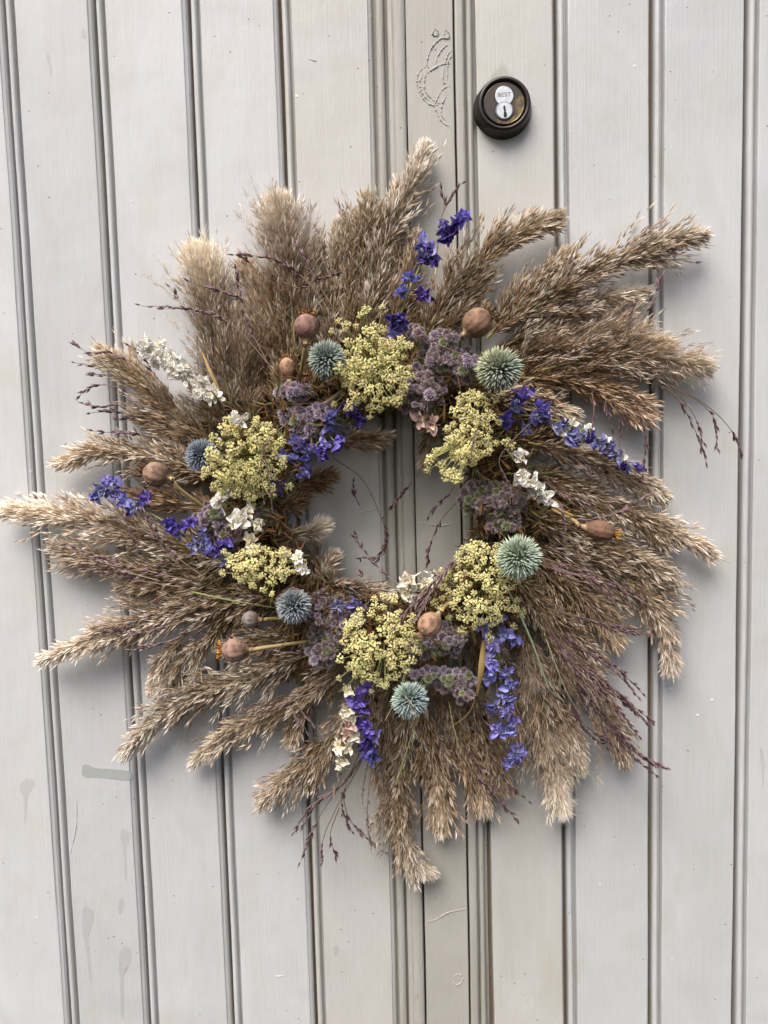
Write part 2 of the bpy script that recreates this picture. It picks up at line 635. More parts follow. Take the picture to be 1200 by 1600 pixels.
for i in range(len(right_e) - 1):
    board('plank', plank_profile(right_e[i], right_e[i + 1], end_slope=2.2), leafR, PAINT)
for leaf, xa, xb in ((leafL, left_e[0][0] - .01, es[1] - .0022), (leafR, es[1] - .002, right_e[-1][0])):
    mb = MB()
    v = [(x, y, z) for x in (xa, xb) for y in (.0125, .040) for z in (Z0, Z1)]
    mb.add(v, [(0, 1, 5), (0, 5, 4), (2, 6, 7), (2, 7, 3), (0, 2, 3), (0, 3, 1), (4, 5, 7), (4, 7, 6), (1, 3, 7), (1, 7, 5), (0, 4, 6), (0, 6, 2)], (.2, .2, .2))
    part('backing_board', mb, BACKING, leaf, ((xa + xb) / 2, .026, Z0))


def film(name, outline, h, mat, parent, rim=.25):
    """thin film laid on a board: px outline, coverage 1 inside falling to 0 at the rim"""
    o = np.array([at(x, y, h) for x, y in curve(list(outline) + [outline[0]], 48)[:-1]])
    c = o.mean(0)
    inn = c + (o - c) * (1 - rim)
    n = len(o)
    v = np.vstack([o, inn, c[None]])
    col = np.concatenate([np.zeros(n), np.ones(n + 1)])[:, None] * np.ones(3)
    f = []
    for k in range(n):
        j = (k + 1) % n
        f += [(k, j, n + j), (k, n + j, n + k), (n + k, n + j, 2 * n)]
    mb = MB()
    mb.add(v, f, col)
    return part(name, mb, mat, parent, c)


film('paint_stain', [(784, 86), (800, 104), (818, 128), (834, 158), (836, 190), (826, 222), (800, 238), (770, 236), (750, 222), (746, 190), (746, 140), (752, 122), (768, 104)], .25, STAIN, leafR, .42)
film('paint_patch', [(126, 1196), (134, 1194), (146, 1199), (170, 1201), (204, 1205), (205, 1219), (190, 1220), (160, 1216), (130, 1214)], .25, PATCH, leafL, .12)
for dr in ([(42, 1211), (54, 1214), (56, 1226), (46, 1240), (43, 1265), (40, 1290), (37, 1290), (37, 1250), (30, 1236), (31, 1220)],
           [(196, 1470), (208, 1480), (206, 1500), (194, 1515), (192, 1560), (193, 1597), (188, 1595), (186, 1550), (184, 1510), (184, 1486)],
           [(132, 1405), (146, 1416), (146, 1440), (137, 1460), (142, 1500), (144, 1540), (140, 1540), (134, 1495), (127, 1450), (127, 1420)],
           [(190, 1290), (206, 1297), (204, 1310), (198, 1330), (199, 1378), (195, 1380), (192, 1330), (187, 1305)],
           [(188, 1402), (194, 1405), (193, 1420), (188, 1432), (184, 1426), (185, 1410)],
           [(74, 78), (79, 92), (82, 118), (79, 122), (76, 100), (72, 88)], [(130, 42), (136, 48), (135, 62), (127, 60), (126, 48)],
           [(520, 1478), (528, 1476), (529, 1490), (524, 1496), (521, 1490)], [(1186, 1165), (1192, 1168), (1196, 1200), (1192, 1240), (1189, 1200)]):
    film('dried_drip', dr, .3, DRIP, leafL if dr[0][0] < 620 else leafR, .35)


def ridge(name, pts, h, r, parent, mat, lift=0.0):
    """raised line of old filler or a paint crack standing a fraction of a millimetre proud"""
    w = curve([at(x, y, h) for x, y in pts], max(8, 6 * len(pts)))
    w = w + np.cumsum(rng.normal(0, .00008, w.shape), 0) * [1, 0, 1]
    mb = MB()
    k = np.linspace(0, 1, len(w))
    tube(mb, w, r * (.45 + .8 * np.sin(k * np.pi) ** .6) * (1 + .3 * rng.normal(size=len(w))).clip(.4, 1.7), (.6, .6, .6), 6)
    return part(name, mb, mat, parent, w.mean(0))


# loops of peeled paint on the stile board, cracks and a knot
for pts in ([(704, 62), (690, 60), (678, 70), (670, 84), (667, 100), (670, 108)], [(667, 103), (657, 110), (651, 122), (654, 140), (664, 158), (678, 166), (690, 162)],
            [(706, 78), (699, 86), (694, 102), (692, 126), (698, 130)], [(704, 134), (694, 138), (684, 152), (680, 166), (686, 184), (697, 196), (704, 198)],
            [(668, 112), (664, 122), (664, 140), (674, 154), (688, 162)], [(704, 100), (690, 101), (676, 108), (668, 114)],
            [(706, 86), (700, 100), (700, 128)], [(679, 44), (684, 48), (684, 54), (678, 54), (676, 50), (679, 44)], [(697, 46), (702, 54), (700, 60), (693, 58), (697, 46)],
            [(662, 116), (656, 128), (660, 146), (672, 160)], [(700, 70), (692, 76), (684, 88), (680, 104)], [(700, 148), (692, 160), (690, 178), (698, 190)], [(666, 1440), (680, 1437), (700, 1426), (728, 1420)], [(708, 1527), (714, 1522), (722, 1525), (723, 1533), (716, 1538), (709, 1536), (708, 1527)]):
    ridge('paint_ridge', pts, 3.1, .00075, leafR, STILE)
for pts in ([(652, 815), (670, 819), (690, 821), (716, 816)],):
    ridge('paint_ridge', pts, 3.1, .0007, leafR, STILE)
for pts in ([(540, 797), (556, 799), (576, 798), (592, 794)], [(482, 92), (490, 94), (496, 96)], [(428, 1525), (438, 1525), (446, 1523)], [(120, 1250), (119, 1290), (110, 1335)]):
    ridge('paint_ridge', pts, 0.05, .0005, leafL, PAINT)

# ------------------------------------------------------------------ round lock on the right leaf
M_BRONZE = flat_mat('dark_bronze', (.035, .032, .032), .38, .75, (.06, .05, .045), 90, .15)
M_STEEL = flat_mat('nickel_core', (.62, .64, .63), .34, .65, (.46, .47, .46), 260, .1)
M_BLACK = flat_mat('keyway_black', (.008, .008, .008), .8)
M_INK = flat_mat('stamped_letters', (.11, .12, .14), .6)


def brushed_face():
    m, nt, p, out = new_mat('worn_brass_face')
    tc = N_(nt, 'ShaderNodeTexCoord')
    o = tc.outputs['Object']
    st = noise(nt, o, 1, 4, .6, 0, (1500, 1500, 60))
    big = noise(nt, o, 120, 4, .6)
    sx = N_(nt, 'ShaderNodeSeparateXYZ'); nt.links.new(o, sx.inputs[0])
    k = N_(nt, 'ShaderNodeMath', operation='SUBTRACT'); nt.links.new(sx.outputs[0], k.inputs[0]); nt.links.new(sx.outputs[2], k.inputs[1])
    k2 = N_(nt, 'ShaderNodeMath', operation='MULTIPLY_ADD'); nt.links.new(k.outputs[0], k2.inputs[0]); k2.inputs[1].default_value = 13.0; k2.inputs[2].default_value = -.22
    k3 = N_(nt, 'ShaderNodeMath', operation='ADD'); nt.links.new(k2.outputs[0], k3.inputs[0]); nt.links.new(big, k3.inputs[1])
    c = mixc(nt, ramp(nt, k3.outputs[0], .42, .86), (.055, .045, .038), (.36, .25, .085))
    c = mixc(nt, ramp(nt, st, .4, .8, (0, 0, 0), (.5,) * 3), c, (.12, .10, .08))
    nt.links.new(c, p.inputs['Base Color'])
    setin(p, Roughness=.42, Metallic=.75)
    b = N_(nt, 'ShaderNodeBump'); setin(b, Strength=.25, Distance=.0003); nt.links.new(st, b.inputs['Height']); nt.links.new(b.outputs[0], p.inputs['Normal'])
    return m


M_FACE = brushed_face()
lc = at(785.0, 171.5, 0)                    # where its axis meets the door
DZ = np.array([[1, 0, 0], [0, 0, -1], [0, 1, 0]], float)   # local (x, y, z) -> world (x, -z, y): z out of the door


def onlock(pts):
    return np.asarray(pts, float) @ DZ.T + lc


mb = MB()
prof = [(29.0, -.5), (29.0, .8), (28.6, 2.2), (27.9, 5), (26.8, 10), (26.0, 13.4), (25.2, 14.8), (24.0, 15.6), (22.8, 15.6), (21.9, 15.0), (21.4, 13.8), (21.1, 12.2), (20.6, 11.8), (19.4, 11.8)]
lathe(mb, [(r / 1000, z / 1000) for r, z in prof], 72, (.03, .03, .03), (DZ, lc))
lock = part('deadbolt_lock', mb, M_BRONZE, leafR, lc, True, 'round dark bronze lock cylinder with worn brass face and silver key core')
mb = MB()
prof = [(20.2, 11.0), (20.2, 13.4), (19.9, 14.2), (19.3, 14.5), (18.9, 14.3), (14, 14.35), (6, 14.4), (0.001, 14.4)]
lathe(mb, [(r / 1000, z / 1000) for r, z in prof], 72, (.2, .15, .1), (DZ, lc))
part('face_plate', mb, M_FACE, lock, lc + [0, -.0144, 0], False)


def eight(r1, c1, r2, c2, n=22):
    d = c1 - c2
    yk = ((d * d - r1 * r1 + r2 * r2) / (2 * d))           # waist height above the lower centre
    xk = math.sqrt(max(r2 * r2 - yk * yk, 1e-9))
    a0 = math.atan2(yk - d, xk)
    top = [(r1 * math.cos(a), c1 + r1 * math.sin(a)) for a in np.linspace(a0, math.pi - a0, n)]
    b0 = math.atan2(yk, -xk)
    b1 = math.atan2(yk, xk) + 2 * math.pi
    bot = [(r2 * math.cos(a), c2 + r2 * math.sin(a)) for a in np.linspace(b0, b1, n)]
    return np.array(top + bot[1:-1]) / 1000


def slab(name, out2, z0, z1, mat, col=(.5, .5, .5), bevel=.00035):
    n = len(out2)
    c = out2.mean(0)
    inn = c + (out2 - c) * (1 - bevel / .009)
    v = np.vstack([np.c_[out2, np.full(n, z0)], np.c_[out2, np.full(n, z1 - bevel)], np.c_[inn, np.full(n, z1)], [[*c, z1]]])
    f = []
    for k in range(n):
        j = (k + 1) % n
        f += [(k, j, n + j), (k, n + j, n + k), (n + k, n + j, 2 * n + j), (n + k, 2 * n + j, 2 * n + k), (2 * n + k, 2 * n + j, 3 * n)]
    mb = MB()
    mb.add(onlock(v), f, col)
    return part(name, mb, mat, lock, onlock([[*c, z0]])[0])


fc = (1.1, -.1)                              # the key core's place on the face, mm
slab('core_rim', eight(10.0, 7.0, 9.7, -7.1) + np.array([0, 0]), .0140, .0147, M_BRONZE)
slab('key_core', eight(9.2, 7.0, 4.0, -7.1) if False else eight(9.1, 7.0, 8.8, -7.1), .0140, .0150, M_STEEL)
a = np.linspace(0, 2 * np.pi, 40, endpoint=False)
slab('plug_rim', np.c_[8.5 * np.cos(a), -7.1 + 8.5 * np.sin(a)] / 1000, .0146, .0153, M_INK)
slab('key_plug', np.c_[7.8 * np.cos(a), -7.1 + 7.8 * np.sin(a)] / 1000, .0146, .0156, M_STEEL)
kw = np.array([(-1.0, -2.6), (.6, -2.6), (1.0, -5.4), (.7, -6.0), (1.5, -7.0), (1.1, -8.4), (2.2, -9.6), (2.2, -13.8), (-.9, -13.8), (-.9, -11.0), (-.2, -10.2), (-.9, -9.0), (-.2, -7.8), (-.9, -6.6), (-1.1, -5.4)]) / 1000
slab('keyway', kw[::-1], .0146, .01575, M_BLACK, bevel=.0001)
tcv = bpy.data.curves.new('lettering', 'FONT')
tcv.body = 'BEST'
tcv.size = .0056
tcv.align_x = 'CENTER'
tcv.extrude = .00008
tmp = bpy.data.objects.new('lettering_source', tcv)
COL.objects.link(tmp)
dg = bpy.context.evaluated_depsgraph_get()
tme = bpy.data.meshes.new_from_object(tmp.evaluated_get(dg))
bpy.data.objects.remove(tmp)
tme.materials.clear()
tme.materials.append(M_INK)
tme.name = 'lettering'
lo = copy_part('lettering', tme, lock, lc + np.array([0, -.01508, .0062]), (math.pi / 2, 0, 0), (1.12, .95, 1))

# ------------------------------------------------------------------ the wreath
CX, CY = 598, 786
worg = at(CX, CY, 0)
wreath = link('dried_flower_wreath', None, None, worg)
wreath.empty_display_size = .1
WORG[wreath.name] = worg
wreath['label'] = 'large round wreath of brown reed plumes and dried flowers hanging on the grey doors'
wreath['category'] = 'wreath'
A3 = np.array


def lin(r, g, b):
    c = np.array([r, g, b]) / 255.0
    return np.where(c <= .04045, c / 12.92, ((c + .055) / 1.055) ** 2.4)


# --- woven ring the stems are bound to
mb = MB()
for k in range(26):
    ph = rng.uniform(0, 6.28)
    a = np.linspace(0, 2 * np.pi * rng.uniform(.35, .8), 40) + ph
    R0 = rng.uniform(182, 218)
    wob = 7 * np.sin(a * rng.uniform(3, 6) + ph)
    hh = 22 + 15 * np.sin(a * rng.uniform(2, 5) + ph * 2)
    pth = np.array([at(CX + (R0 + w) * math.cos(t), CY + (R0 + w) * math.sin(t) * .98, h) for t, w, h in zip(a, wob, hh)])
    tube(mb, pth, rng.uniform(.0018, .0036), lin(*(np.array([84, 64, 44]) * rng.uniform(.7, 1.1))), 6)
part('twig_ring', mb, M_TWIG, wreath, worg, True)

# --- dry leaf litter tucked round the ring
n = 7000
a = rng.uniform(0, 6.2832, n)
rr = 148 + 100 * rng.uniform(0, 1, n) ** 1.4
P = np.array([at(CX + r * math.cos(t), CY + r * math.sin(t), h) for r, t, h in zip(rr, a, rng.uniform(8, 66, n))])
mb = MB()
v = rng.uniform(.6, 1.3, (n, 1))
cc = np.where(rng.uniform(0, 1, (n, 1)) < .3, lin(84, 84, 48), lin(98, 70, 44)) * v
dd = np.stack([np.cos(a), np.zeros(n), -np.sin(a)], 1) * .5 + rng.normal(0, .7, (n, 3))
blades(mb, P, dd, rng.normal(size=(n, 3)), rng.uniform(.010, .022, n), rng.uniform(.0012, .0036, n), cc, cc * 1.4, ymax=-.002)
lf = part('leaf_litter', mb, M_TWIG, wreath, worg)
lf['kind'] = 'stuff'

# --- reed plumes: axis in photo pixels from tip to base with height off the door, half width, look
DARK, TAN, STRAW, PALE = lin(54, 29, 11), lin(156, 102, 52), lin(216, 180, 122), lin(255, 251, 240)
GREY = lin(170, 150, 124)


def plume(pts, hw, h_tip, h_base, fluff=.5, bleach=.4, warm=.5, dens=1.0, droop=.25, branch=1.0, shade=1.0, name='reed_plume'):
    pts = pts[::-1]
    n = len(pts)
    hs = np.linspace(h_base * .85, h_tip * .66, n)
    ctrl = [at(x, y, h) for (x, y), h in zip(pts, hs)]
    ax = curve(ctrl, 60)
    T = unit(np.gradient(ax, axis=0))
    plen = np.linalg.norm(np.diff(ax, axis=0), axis=1).sum()
    hwm = hw * U * 1.2
    org = ax[0]
    stem = MB()
    k = np.linspace(0, 1, 60)
    tube(stem, ax, .0013 * (1 - .8 * k), lin(158, 146, 96) * .8, 5)
    po = part(name, stem, M_STEM, wreath, org, True)
    tint = rng.uniform(.8, 1.2) * A3([rng.uniform(.97, 1.10), 1.0, rng.uniform(.78, 1.12)])
    soft_ = fluff >= .75                                  # silky kinds against those with plain chaffy scales
    nb = int(plen / U * .56 * dens)
    K = max(5, int(plen / U / 13))                        # whorls of branchlets up the stem
    nt_ = (np.arange(K) + rng.uniform(.1, .9, K)) / K * .97
    nside, nlen = rng.uniform(0, 6.28, K), rng.uniform(.55, 1.25, K)
    nd = rng.integers(0, K, nb)
    t = (nt_[nd] + rng.normal(0, .012, nb)).clip(.01, .97)
    o_ = np.argsort(t)
    t, nd = t[o_], nd[o_]
    i = np.clip((t * 59).astype(int), 0, 59)
    base, tan = ax[i], T[i]
    b1 = unit(np.cross(tan, A3([0, 1.0, 0])[None]))
    b2 = np.cross(b1, tan)
    ph = nside[nd] + rng.normal(0, 1.15, nb) + np.pi * (rng.uniform(0, 1, nb) < .4)
    rad = b1 * np.cos(ph)[:, None] + b2 * (.66 * np.sin(ph))[:, None]
    prof = np.where(t < .3, .75 + t * .83, 1.0) * np.where(t > .45, 1 - .84 * ((t - .45) / .55) ** 1.15, 1)
    ang = np.radians(rng.normal(25, 8, nb).clip(6, 46) + (7 if soft_ else 0))
    ang = ang * (1 - .62 * t ** 2.2)
    bl = hwm * prof * nlen[nd] * rng.uniform(.5, 1.25, nb) / np.sin(np.radians(30)) * branch
    bl = np.minimum(bl, (1 - t) * plen * .85 + hwm * .16)
    m = 17
    s = np.linspace(.04, 1, m)[None] ** .62
    s = s * rng.uniform(.85, 1.05, (nb, m))
    d0 = tan * np.cos(ang)[:, None] + rad * np.sin(ang)[:, None]
    grav = A3([0, 0, -1.0]) * droop
    curl = (tan - d0) * .35 + grav * .5 + rng.normal(0, .16, (nb, 3))
    pos = base[:, None] + bl[:, None, None] * (d0[:, None] * s[..., None] + curl[:, None] * (s ** 2)[..., None] * .5)
    dr = d0[:, None] + curl[:, None] * s[..., None]
    P = pos.reshape(-1, 3)
    Dv = unit(dr.reshape(-1, 3))
    nn = len(P)
    tt, ss = np.repeat(t, m), s.ravel()
    spread = rng.normal(size=(nn, 3))
    spread = spread - Dv * (spread * Dv).sum(1, keepdims=True)
    Dk = unit(Dv + spread * .20 + np.repeat(rad, m, 0) * .08)
    P = P + spread * .0009
    P[:, 1] = np.minimum(P[:, 1], -.0025)
    L = rng.uniform(.0064, .0120, nn)
    W = rng.uniform(.0013, .0023, nn) * (.6 if soft_ else 1.0)
    rnd = rng.uniform(0, 1, nn)[:, None]
    brr = np.repeat(rng.beta(1.1, 1.3, nb), m)[:, None]
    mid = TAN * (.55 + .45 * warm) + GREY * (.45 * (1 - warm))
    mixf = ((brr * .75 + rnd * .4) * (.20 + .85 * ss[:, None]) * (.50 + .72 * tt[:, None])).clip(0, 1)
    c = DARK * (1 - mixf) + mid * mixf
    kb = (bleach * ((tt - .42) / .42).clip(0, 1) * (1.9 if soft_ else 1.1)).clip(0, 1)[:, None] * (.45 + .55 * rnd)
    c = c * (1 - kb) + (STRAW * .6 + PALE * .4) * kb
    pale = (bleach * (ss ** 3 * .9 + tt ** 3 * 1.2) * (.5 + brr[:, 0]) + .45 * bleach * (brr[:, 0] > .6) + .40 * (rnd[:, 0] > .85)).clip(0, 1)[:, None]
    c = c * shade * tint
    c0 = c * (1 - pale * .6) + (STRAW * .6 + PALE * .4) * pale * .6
    c1 = (c * .5 + STRAW * .5) * (1 - pale) + PALE * pale
    N = unit(np.cross(Dk, spread) + 1e-6)
    mb = MB()
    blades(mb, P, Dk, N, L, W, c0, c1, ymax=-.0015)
    for q in range(4 if soft_ else 1):
        sp2 = rng.normal(size=(nn, 3))
        Dh = unit(Dv + sp2 * (.42 if soft_ else .30) + np.repeat(rad, m, 0) * .12)
        Lh = rng.uniform(.006, .012, nn) * (1.15 if soft_ else .85)
        hc = STRAW * .5 + PALE * .3 + GREY * .2
        pp = (pale * 1.2 + .2).clip(0, 1)
        hb = pp * .65 * ((tt - .38) / .35).clip(0, 1)[:, None]
        pp = pp * (.45 + .55 * ((tt - .2) / .45).clip(0, 1)[:, None])
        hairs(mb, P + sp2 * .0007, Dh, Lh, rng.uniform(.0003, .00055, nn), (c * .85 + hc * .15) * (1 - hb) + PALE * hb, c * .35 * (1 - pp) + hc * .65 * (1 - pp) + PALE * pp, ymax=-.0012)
    so = part('plume_spikelets', mb, M_PLUME, po, org)
    so['kind'] = 'stuff'
    return po


# filler plumes close round the ring, behind everything else, colour darkened to paint shadowed gaps
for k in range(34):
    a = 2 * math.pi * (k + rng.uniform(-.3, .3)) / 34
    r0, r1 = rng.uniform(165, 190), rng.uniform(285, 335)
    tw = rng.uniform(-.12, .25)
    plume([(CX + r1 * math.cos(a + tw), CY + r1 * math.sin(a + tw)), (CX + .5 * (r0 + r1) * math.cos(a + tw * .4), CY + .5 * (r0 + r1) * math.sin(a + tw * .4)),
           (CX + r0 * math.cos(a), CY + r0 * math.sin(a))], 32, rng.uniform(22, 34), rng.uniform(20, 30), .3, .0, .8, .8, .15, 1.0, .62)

PL = [
    # upper left
    ([(308, 398), (322, 455), (338, 525), (362, 640)], 58, 34, 42, 1.0, 1.0, .9, 1.7, .1),
    ([(388, 486), (384, 540), (385, 620), (400, 680)], 46, 40, 40, .9, .35, 1.0, 1.5, .1),
    ([(432, 320), (440, 375), (452, 440), (462, 560)], 46, 36, 40, .8, .95, .8, 1.7, .0),
    ([(384, 418), (408, 470), (440, 560), (455, 620)], 38, 30, 38, .6, .35, .9, 1.0, .0),
    ([(496, 388), (492, 450), (488, 520), (490, 600)], 28, 26, 36, .7, .6, .3, 1.0, .0),
    ([(425, 440), (428, 500), (436, 580), (450, 660)], 44, 34, 38, .6, .2, .9, 1.2, .0),
    ([(470, 430), (474, 500), (480, 570), (490, 640)], 34, 30, 36, .4, .2, .7, 1.1, .0),
    ([(620, 300), (605, 380), (590, 470), (580, 560)], 34, 26, 34, .4, .4, .6, 1.1, .0),
    # top
    ([(665, 232), (642, 285), (612, 350), (588, 425), (570, 520)], 34, 30, 40, .7, .75, .5, 1.15, .0),
    ([(572, 318), (566, 380), (556, 450), (548, 560)], 38, 30, 38, .4, .3, .7, 1.1, .0),
    ([(530, 352), (526, 420), (520, 500), (520, 580)], 36, 26, 36, .5, .45, .5, 1.0, .0),
    ([(648, 372), (636, 430), (620, 500), (600, 580)], 32, 36, 40, .5, .25, .7, 1.0, .0),
    # upper right
    ([(873, 345), (812, 366), (752, 402), (702, 458), (660, 530)], 36, 36, 42, .5, .4, .8, 1.25, .1),
    ([(762, 430), (730, 462), (700, 510), (670, 560)], 36, 42, 42, .6, .3, .6, 1.0, .1),
    ([(1095, 367), (1022, 386), (940, 420), (860, 462), (765, 525)], 42, 36, 42, .5, .45, .4, 1.25, .12),
    ([(884, 398), (850, 430), (805, 475), (760, 530)], 30, 28, 36, .5, .4, .5, 1.0, .05),
    ([(1010, 455), (940, 468), (865, 498), (790, 540)], 26, 24, 36, .7, .85, .2, .9, .1),
    ([(1098, 573), (1030, 560), (940, 556), (840, 580)], 44, 34, 42, .8, .6, .7, 1.3, .08),
    ([(1050, 540), (960, 524), (880, 535), (800, 570)], 38, 28, 38, .8, .5, .5, 1.1, .08),
    ([(1005, 652), (960, 622), (890, 596), (810, 590)], 42, 38, 42, .7, .3, .9, 1.25, .1),
    ([(900, 652), (850, 632), (790, 620), (750, 620)], 30, 44, 42, .7, .5, .3, 1.0, .1),
    # right
    ([(1036, 775), (970, 738), (900, 712), (820, 690)], 38, 34, 40, .7, .5, .2, 1.2, .15),
    ([(1112, 866), (1050, 832), (980, 800), (890, 762), (820, 740)], 30, 30, 38, .5, .45, .2, 1.2, .2),
    ([(1052, 905), (990, 868), (910, 840), (820, 810)], 40, 32, 38, .5, .45, .4, 1.2, .2),
    ([(1045, 1040), (1032, 975), (995, 920), (925, 882), (830, 850)], 42, 34, 40, .5, .5, .6, 1.25, .3),
    ([(965, 1000), (925, 950), (870, 900), (810, 850)], 44, 38, 42, .4, .3, .7, 1.2, .3),
    # lower right
    ([(978, 1188), (950, 1120), (908, 1045), (850, 955), (800, 900)], 42, 32, 40, .4, .3, .7, 1.25, .25),
    ([(940, 1090), (900, 1030), (850, 960), (800, 900)], 42, 40, 42, .4, .4, .7, 1.1, .25),
    ([(880, 1262), (868, 1190), (845, 1105), (820, 1000)], 40, 36, 42, .8, .5, .5, 1.3, .25),
    ([(908, 1198), (885, 1140), (852, 1065), (820, 980)], 28, 34, 40, .7, .45, .5, 1.1, .25),
    # bottom
    ([(668, 1360), (640, 1328), (620, 1265), (626, 1190), (640, 1090)], 34, 34, 40, .4, .5, .6, 1.2, .35),
    ([(692, 1300), (686, 1230), (672, 1160), (655, 1070)], 38, 32, 40, .4, .35, .7, 1.15, .35),
    ([(757, 1262), (737, 1200), (710, 1130), (680, 1050)], 38, 30, 40, .3, .3, .7, 1.15, .35),
    ([(788, 1232), (768, 1170), (745, 1105), (715, 1030)], 38, 30, 40, .3, .25, .7, 1.15, .35),
    ([(606, 1262), (600, 1185), (606, 1110), (615, 1050)], 26, 30, 38, .4, .3, .6, 1.0, .3),
    ([(812, 1180), (800, 1110), (780, 1040), (750, 970)], 36, 28, 38, .4, .25, .6, 1.0, .3),
    ([(412, 1248), (452, 1212), (502, 1168), (545, 1115), (585, 1050)], 40, 36, 40, .4, .4, .8, 1.2, .3),
    # lower left
    ([(298, 1192), (352, 1150), (422, 1112), (500, 1070), (545, 1030)], 34, 30, 38, .3, .45, .8, 1.15, .3),
    ([(454, 1158), (468, 1125), (488, 1090)], 15, 28, 34, .3, .4, .8, .9, .4),
    ([(197, 1178), (242, 1128), (312, 1085), (400, 1056), (490, 1020)], 38, 36, 40, .4, .65, .6, 1.2, .3),
    ([(72, 1027), (140, 1000), (212, 974), (300, 952), (430, 935)], 38, 38, 42, .4, .75, .7, 1.25, .3),
    ([(232, 1080), (256, 1030), (290, 990)], 15, 30, 36, .4, .8, .6, .9, .6),
    ([(250, 1094), (276, 1045), (312, 1000)], 15, 34, 36, .4, .7, .6, .9, .6),
    ([(302, 1062), (316, 1015), (340, 985)], 15, 36, 38, .4, .7, .6, .9, .6),
    ([(350, 1010), (400, 1005), (470, 990)], 36, 40, 40, .4, .5, .7, 1.0, .3),
    ([(5, 797), (92, 804), (182, 824), (272, 850), (380, 880)], 44, 36, 42, .6, .7, .7, 1.3, .2),
    ([(85, 852), (155, 872), (250, 890), (360, 900)], 36, 30, 38, .5, .4, .9, 1.1, .2),
    ([(190, 912), (270, 916), (370, 920)], 26, 30, 38, .4, .35, .8, 1.0, .25),
    # left
    ([(95, 723), (162, 706), (242, 712), (340, 745)], 34, 34, 40, .6, .55, .3, 1.25, .1),
    ([(195, 775), (272, 782), (350, 800)], 32, 28, 36, .4, .1, .9, 1.0, .1),
    ([(160, 552), (212, 585), (272, 640), (350, 705)], 36, 34, 40, .6, .5, .5, 1.25, .1),
    ([(212, 645), (272, 672), (345, 720)], 30, 26, 36, .6, .4, .6, 1.0, .1),
    ([(300, 585), (340, 640), (380, 700)], 40, 36, 40, .8, .2, .8, 1.0, .1),
    # inside the hole
    ([(506, 822), (470, 836), (425, 846)], 18, 62, 56, .8, .7, .3, .9, .1),
    ([(492, 836), (502, 882), (528, 925)], 18, 40, 42, .7, .6, .4, .9, .1),
    ([(606, 930), (562, 920), (510, 915)], 17, 44, 44, .7, .6, .4, .9, .0),
    ([(520, 870), (500, 900), (480, 940)], 18, 44, 44, .7, .5, .5, .9, .0),
    ([(606, 682), (570, 689), (528, 692)], 13, 44, 44, .6, .3, .8, 1.0, .1),
    ([(474, 772), (452, 790), (425, 800)], 20, 34, 38, .4, .1, .9, .9, .1),
    ([(520, 742), (480, 752), (440, 765)], 18, 34, 38, .4, .05, .9, .9, .1),
    ([(664, 722), (668, 690), (675, 660)], 10, 40, 44, .3, .4, .8, .7, .2),
]
for a in PL:
    plume(*a)

# --- globe thistles
def thistle(px, py, r, h, cbase, cmid, ctip, stem_to, label):
    c = at(px, py, h)
    cmid = tuple((q * .72 + q.mean() * .28) * [1.02, 1.0, .96] for q in cmid)
    R = r * .97 * U * (1 - (40 + (h - 40) * 2) / 800.0)
    st = MB()
    if stem_to:
        e = at(stem_to[0], stem_to[1], stem_to[2])
        tube(st, curve([c, (c + e) / 2 + rng.normal(0, .002, 3), e], 10), .0016, lin(150, 152, 112), 6)
    else:
        e = c + [0, .03, 0]
        tube(st, [c, e], .0016, lin(150, 152, 112), 6)
    po = part('globe_thistle', st, M_STEM, wreath, c, True, label)
    mb = MB()
    lathe(mb, [(.0001, -R * .5), (R * .35, -R * .36), (R * .5, 0), (R * .35, R * .36), (.0001, R * .5)], 12, cbase * .6, (np.eye(3), c))
    n = 460
    k = np.arange(n) + .5
    z = 1 - 2 * k / n
    th = k * 2.399963 + rng.normal(0, .06, n)
    d = np.stack([np.sqrt(1 - z * z) * np.cos(th), np.sqrt(1 - z * z) * np.sin(th), z], 1) + rng.normal(0, .035, (n, 3))
    d = unit(d)
    top = unit(c - at(px, py, 0) + [0, 0, 0])
    ax = unit(A3([rng.normal(0, .25), -1, rng.normal(0, .25)]))
    face = (d @ ax)
    lop = 1 + .06 * np.sin(d @ rng.normal(0, 2.2, 3) + rng.uniform(0, 6)) + .04 * np.sin(d @ rng.normal(0, 5, 3))
    Ls = R * (.52 + rng.normal(0, .05, n)) * lop * np.where(rng.uniform(0, 1, n) < .05, .6, 1)
    v = rng.uniform(.82, 1.15, n)[:, None]
    hue = (d @ unit(A3([.5, -.2, -.6])))[:, None] * .5 + .5        # blue skylight painted onto the lower right flank of each head
    cm = (cmid[0] * (1 - hue) + cmid[1] * hue) * v
    spindles(mb, c + d * R * .44, d + rng.normal(0, .05, (n, 3)), Ls, R * .10, np.tile(cbase, (n, 1)) * v, cm, np.tile(ctip, (n, 1)) * v, 4, .55)
    # fine bristles between the florets
    kk = rng.integers(0, n, 1500)
    dd = unit(d[kk] + rng.normal(0, .13, (1500, 3)))
    hairs(mb, c + dd * R * .5, dd, R * rng.uniform(.25, .46, 1500), R * .022, cm[kk] * .8, np.tile(ctip, (1500, 1)))
    part('flower_head', mb, M_THISTLE, po, c)


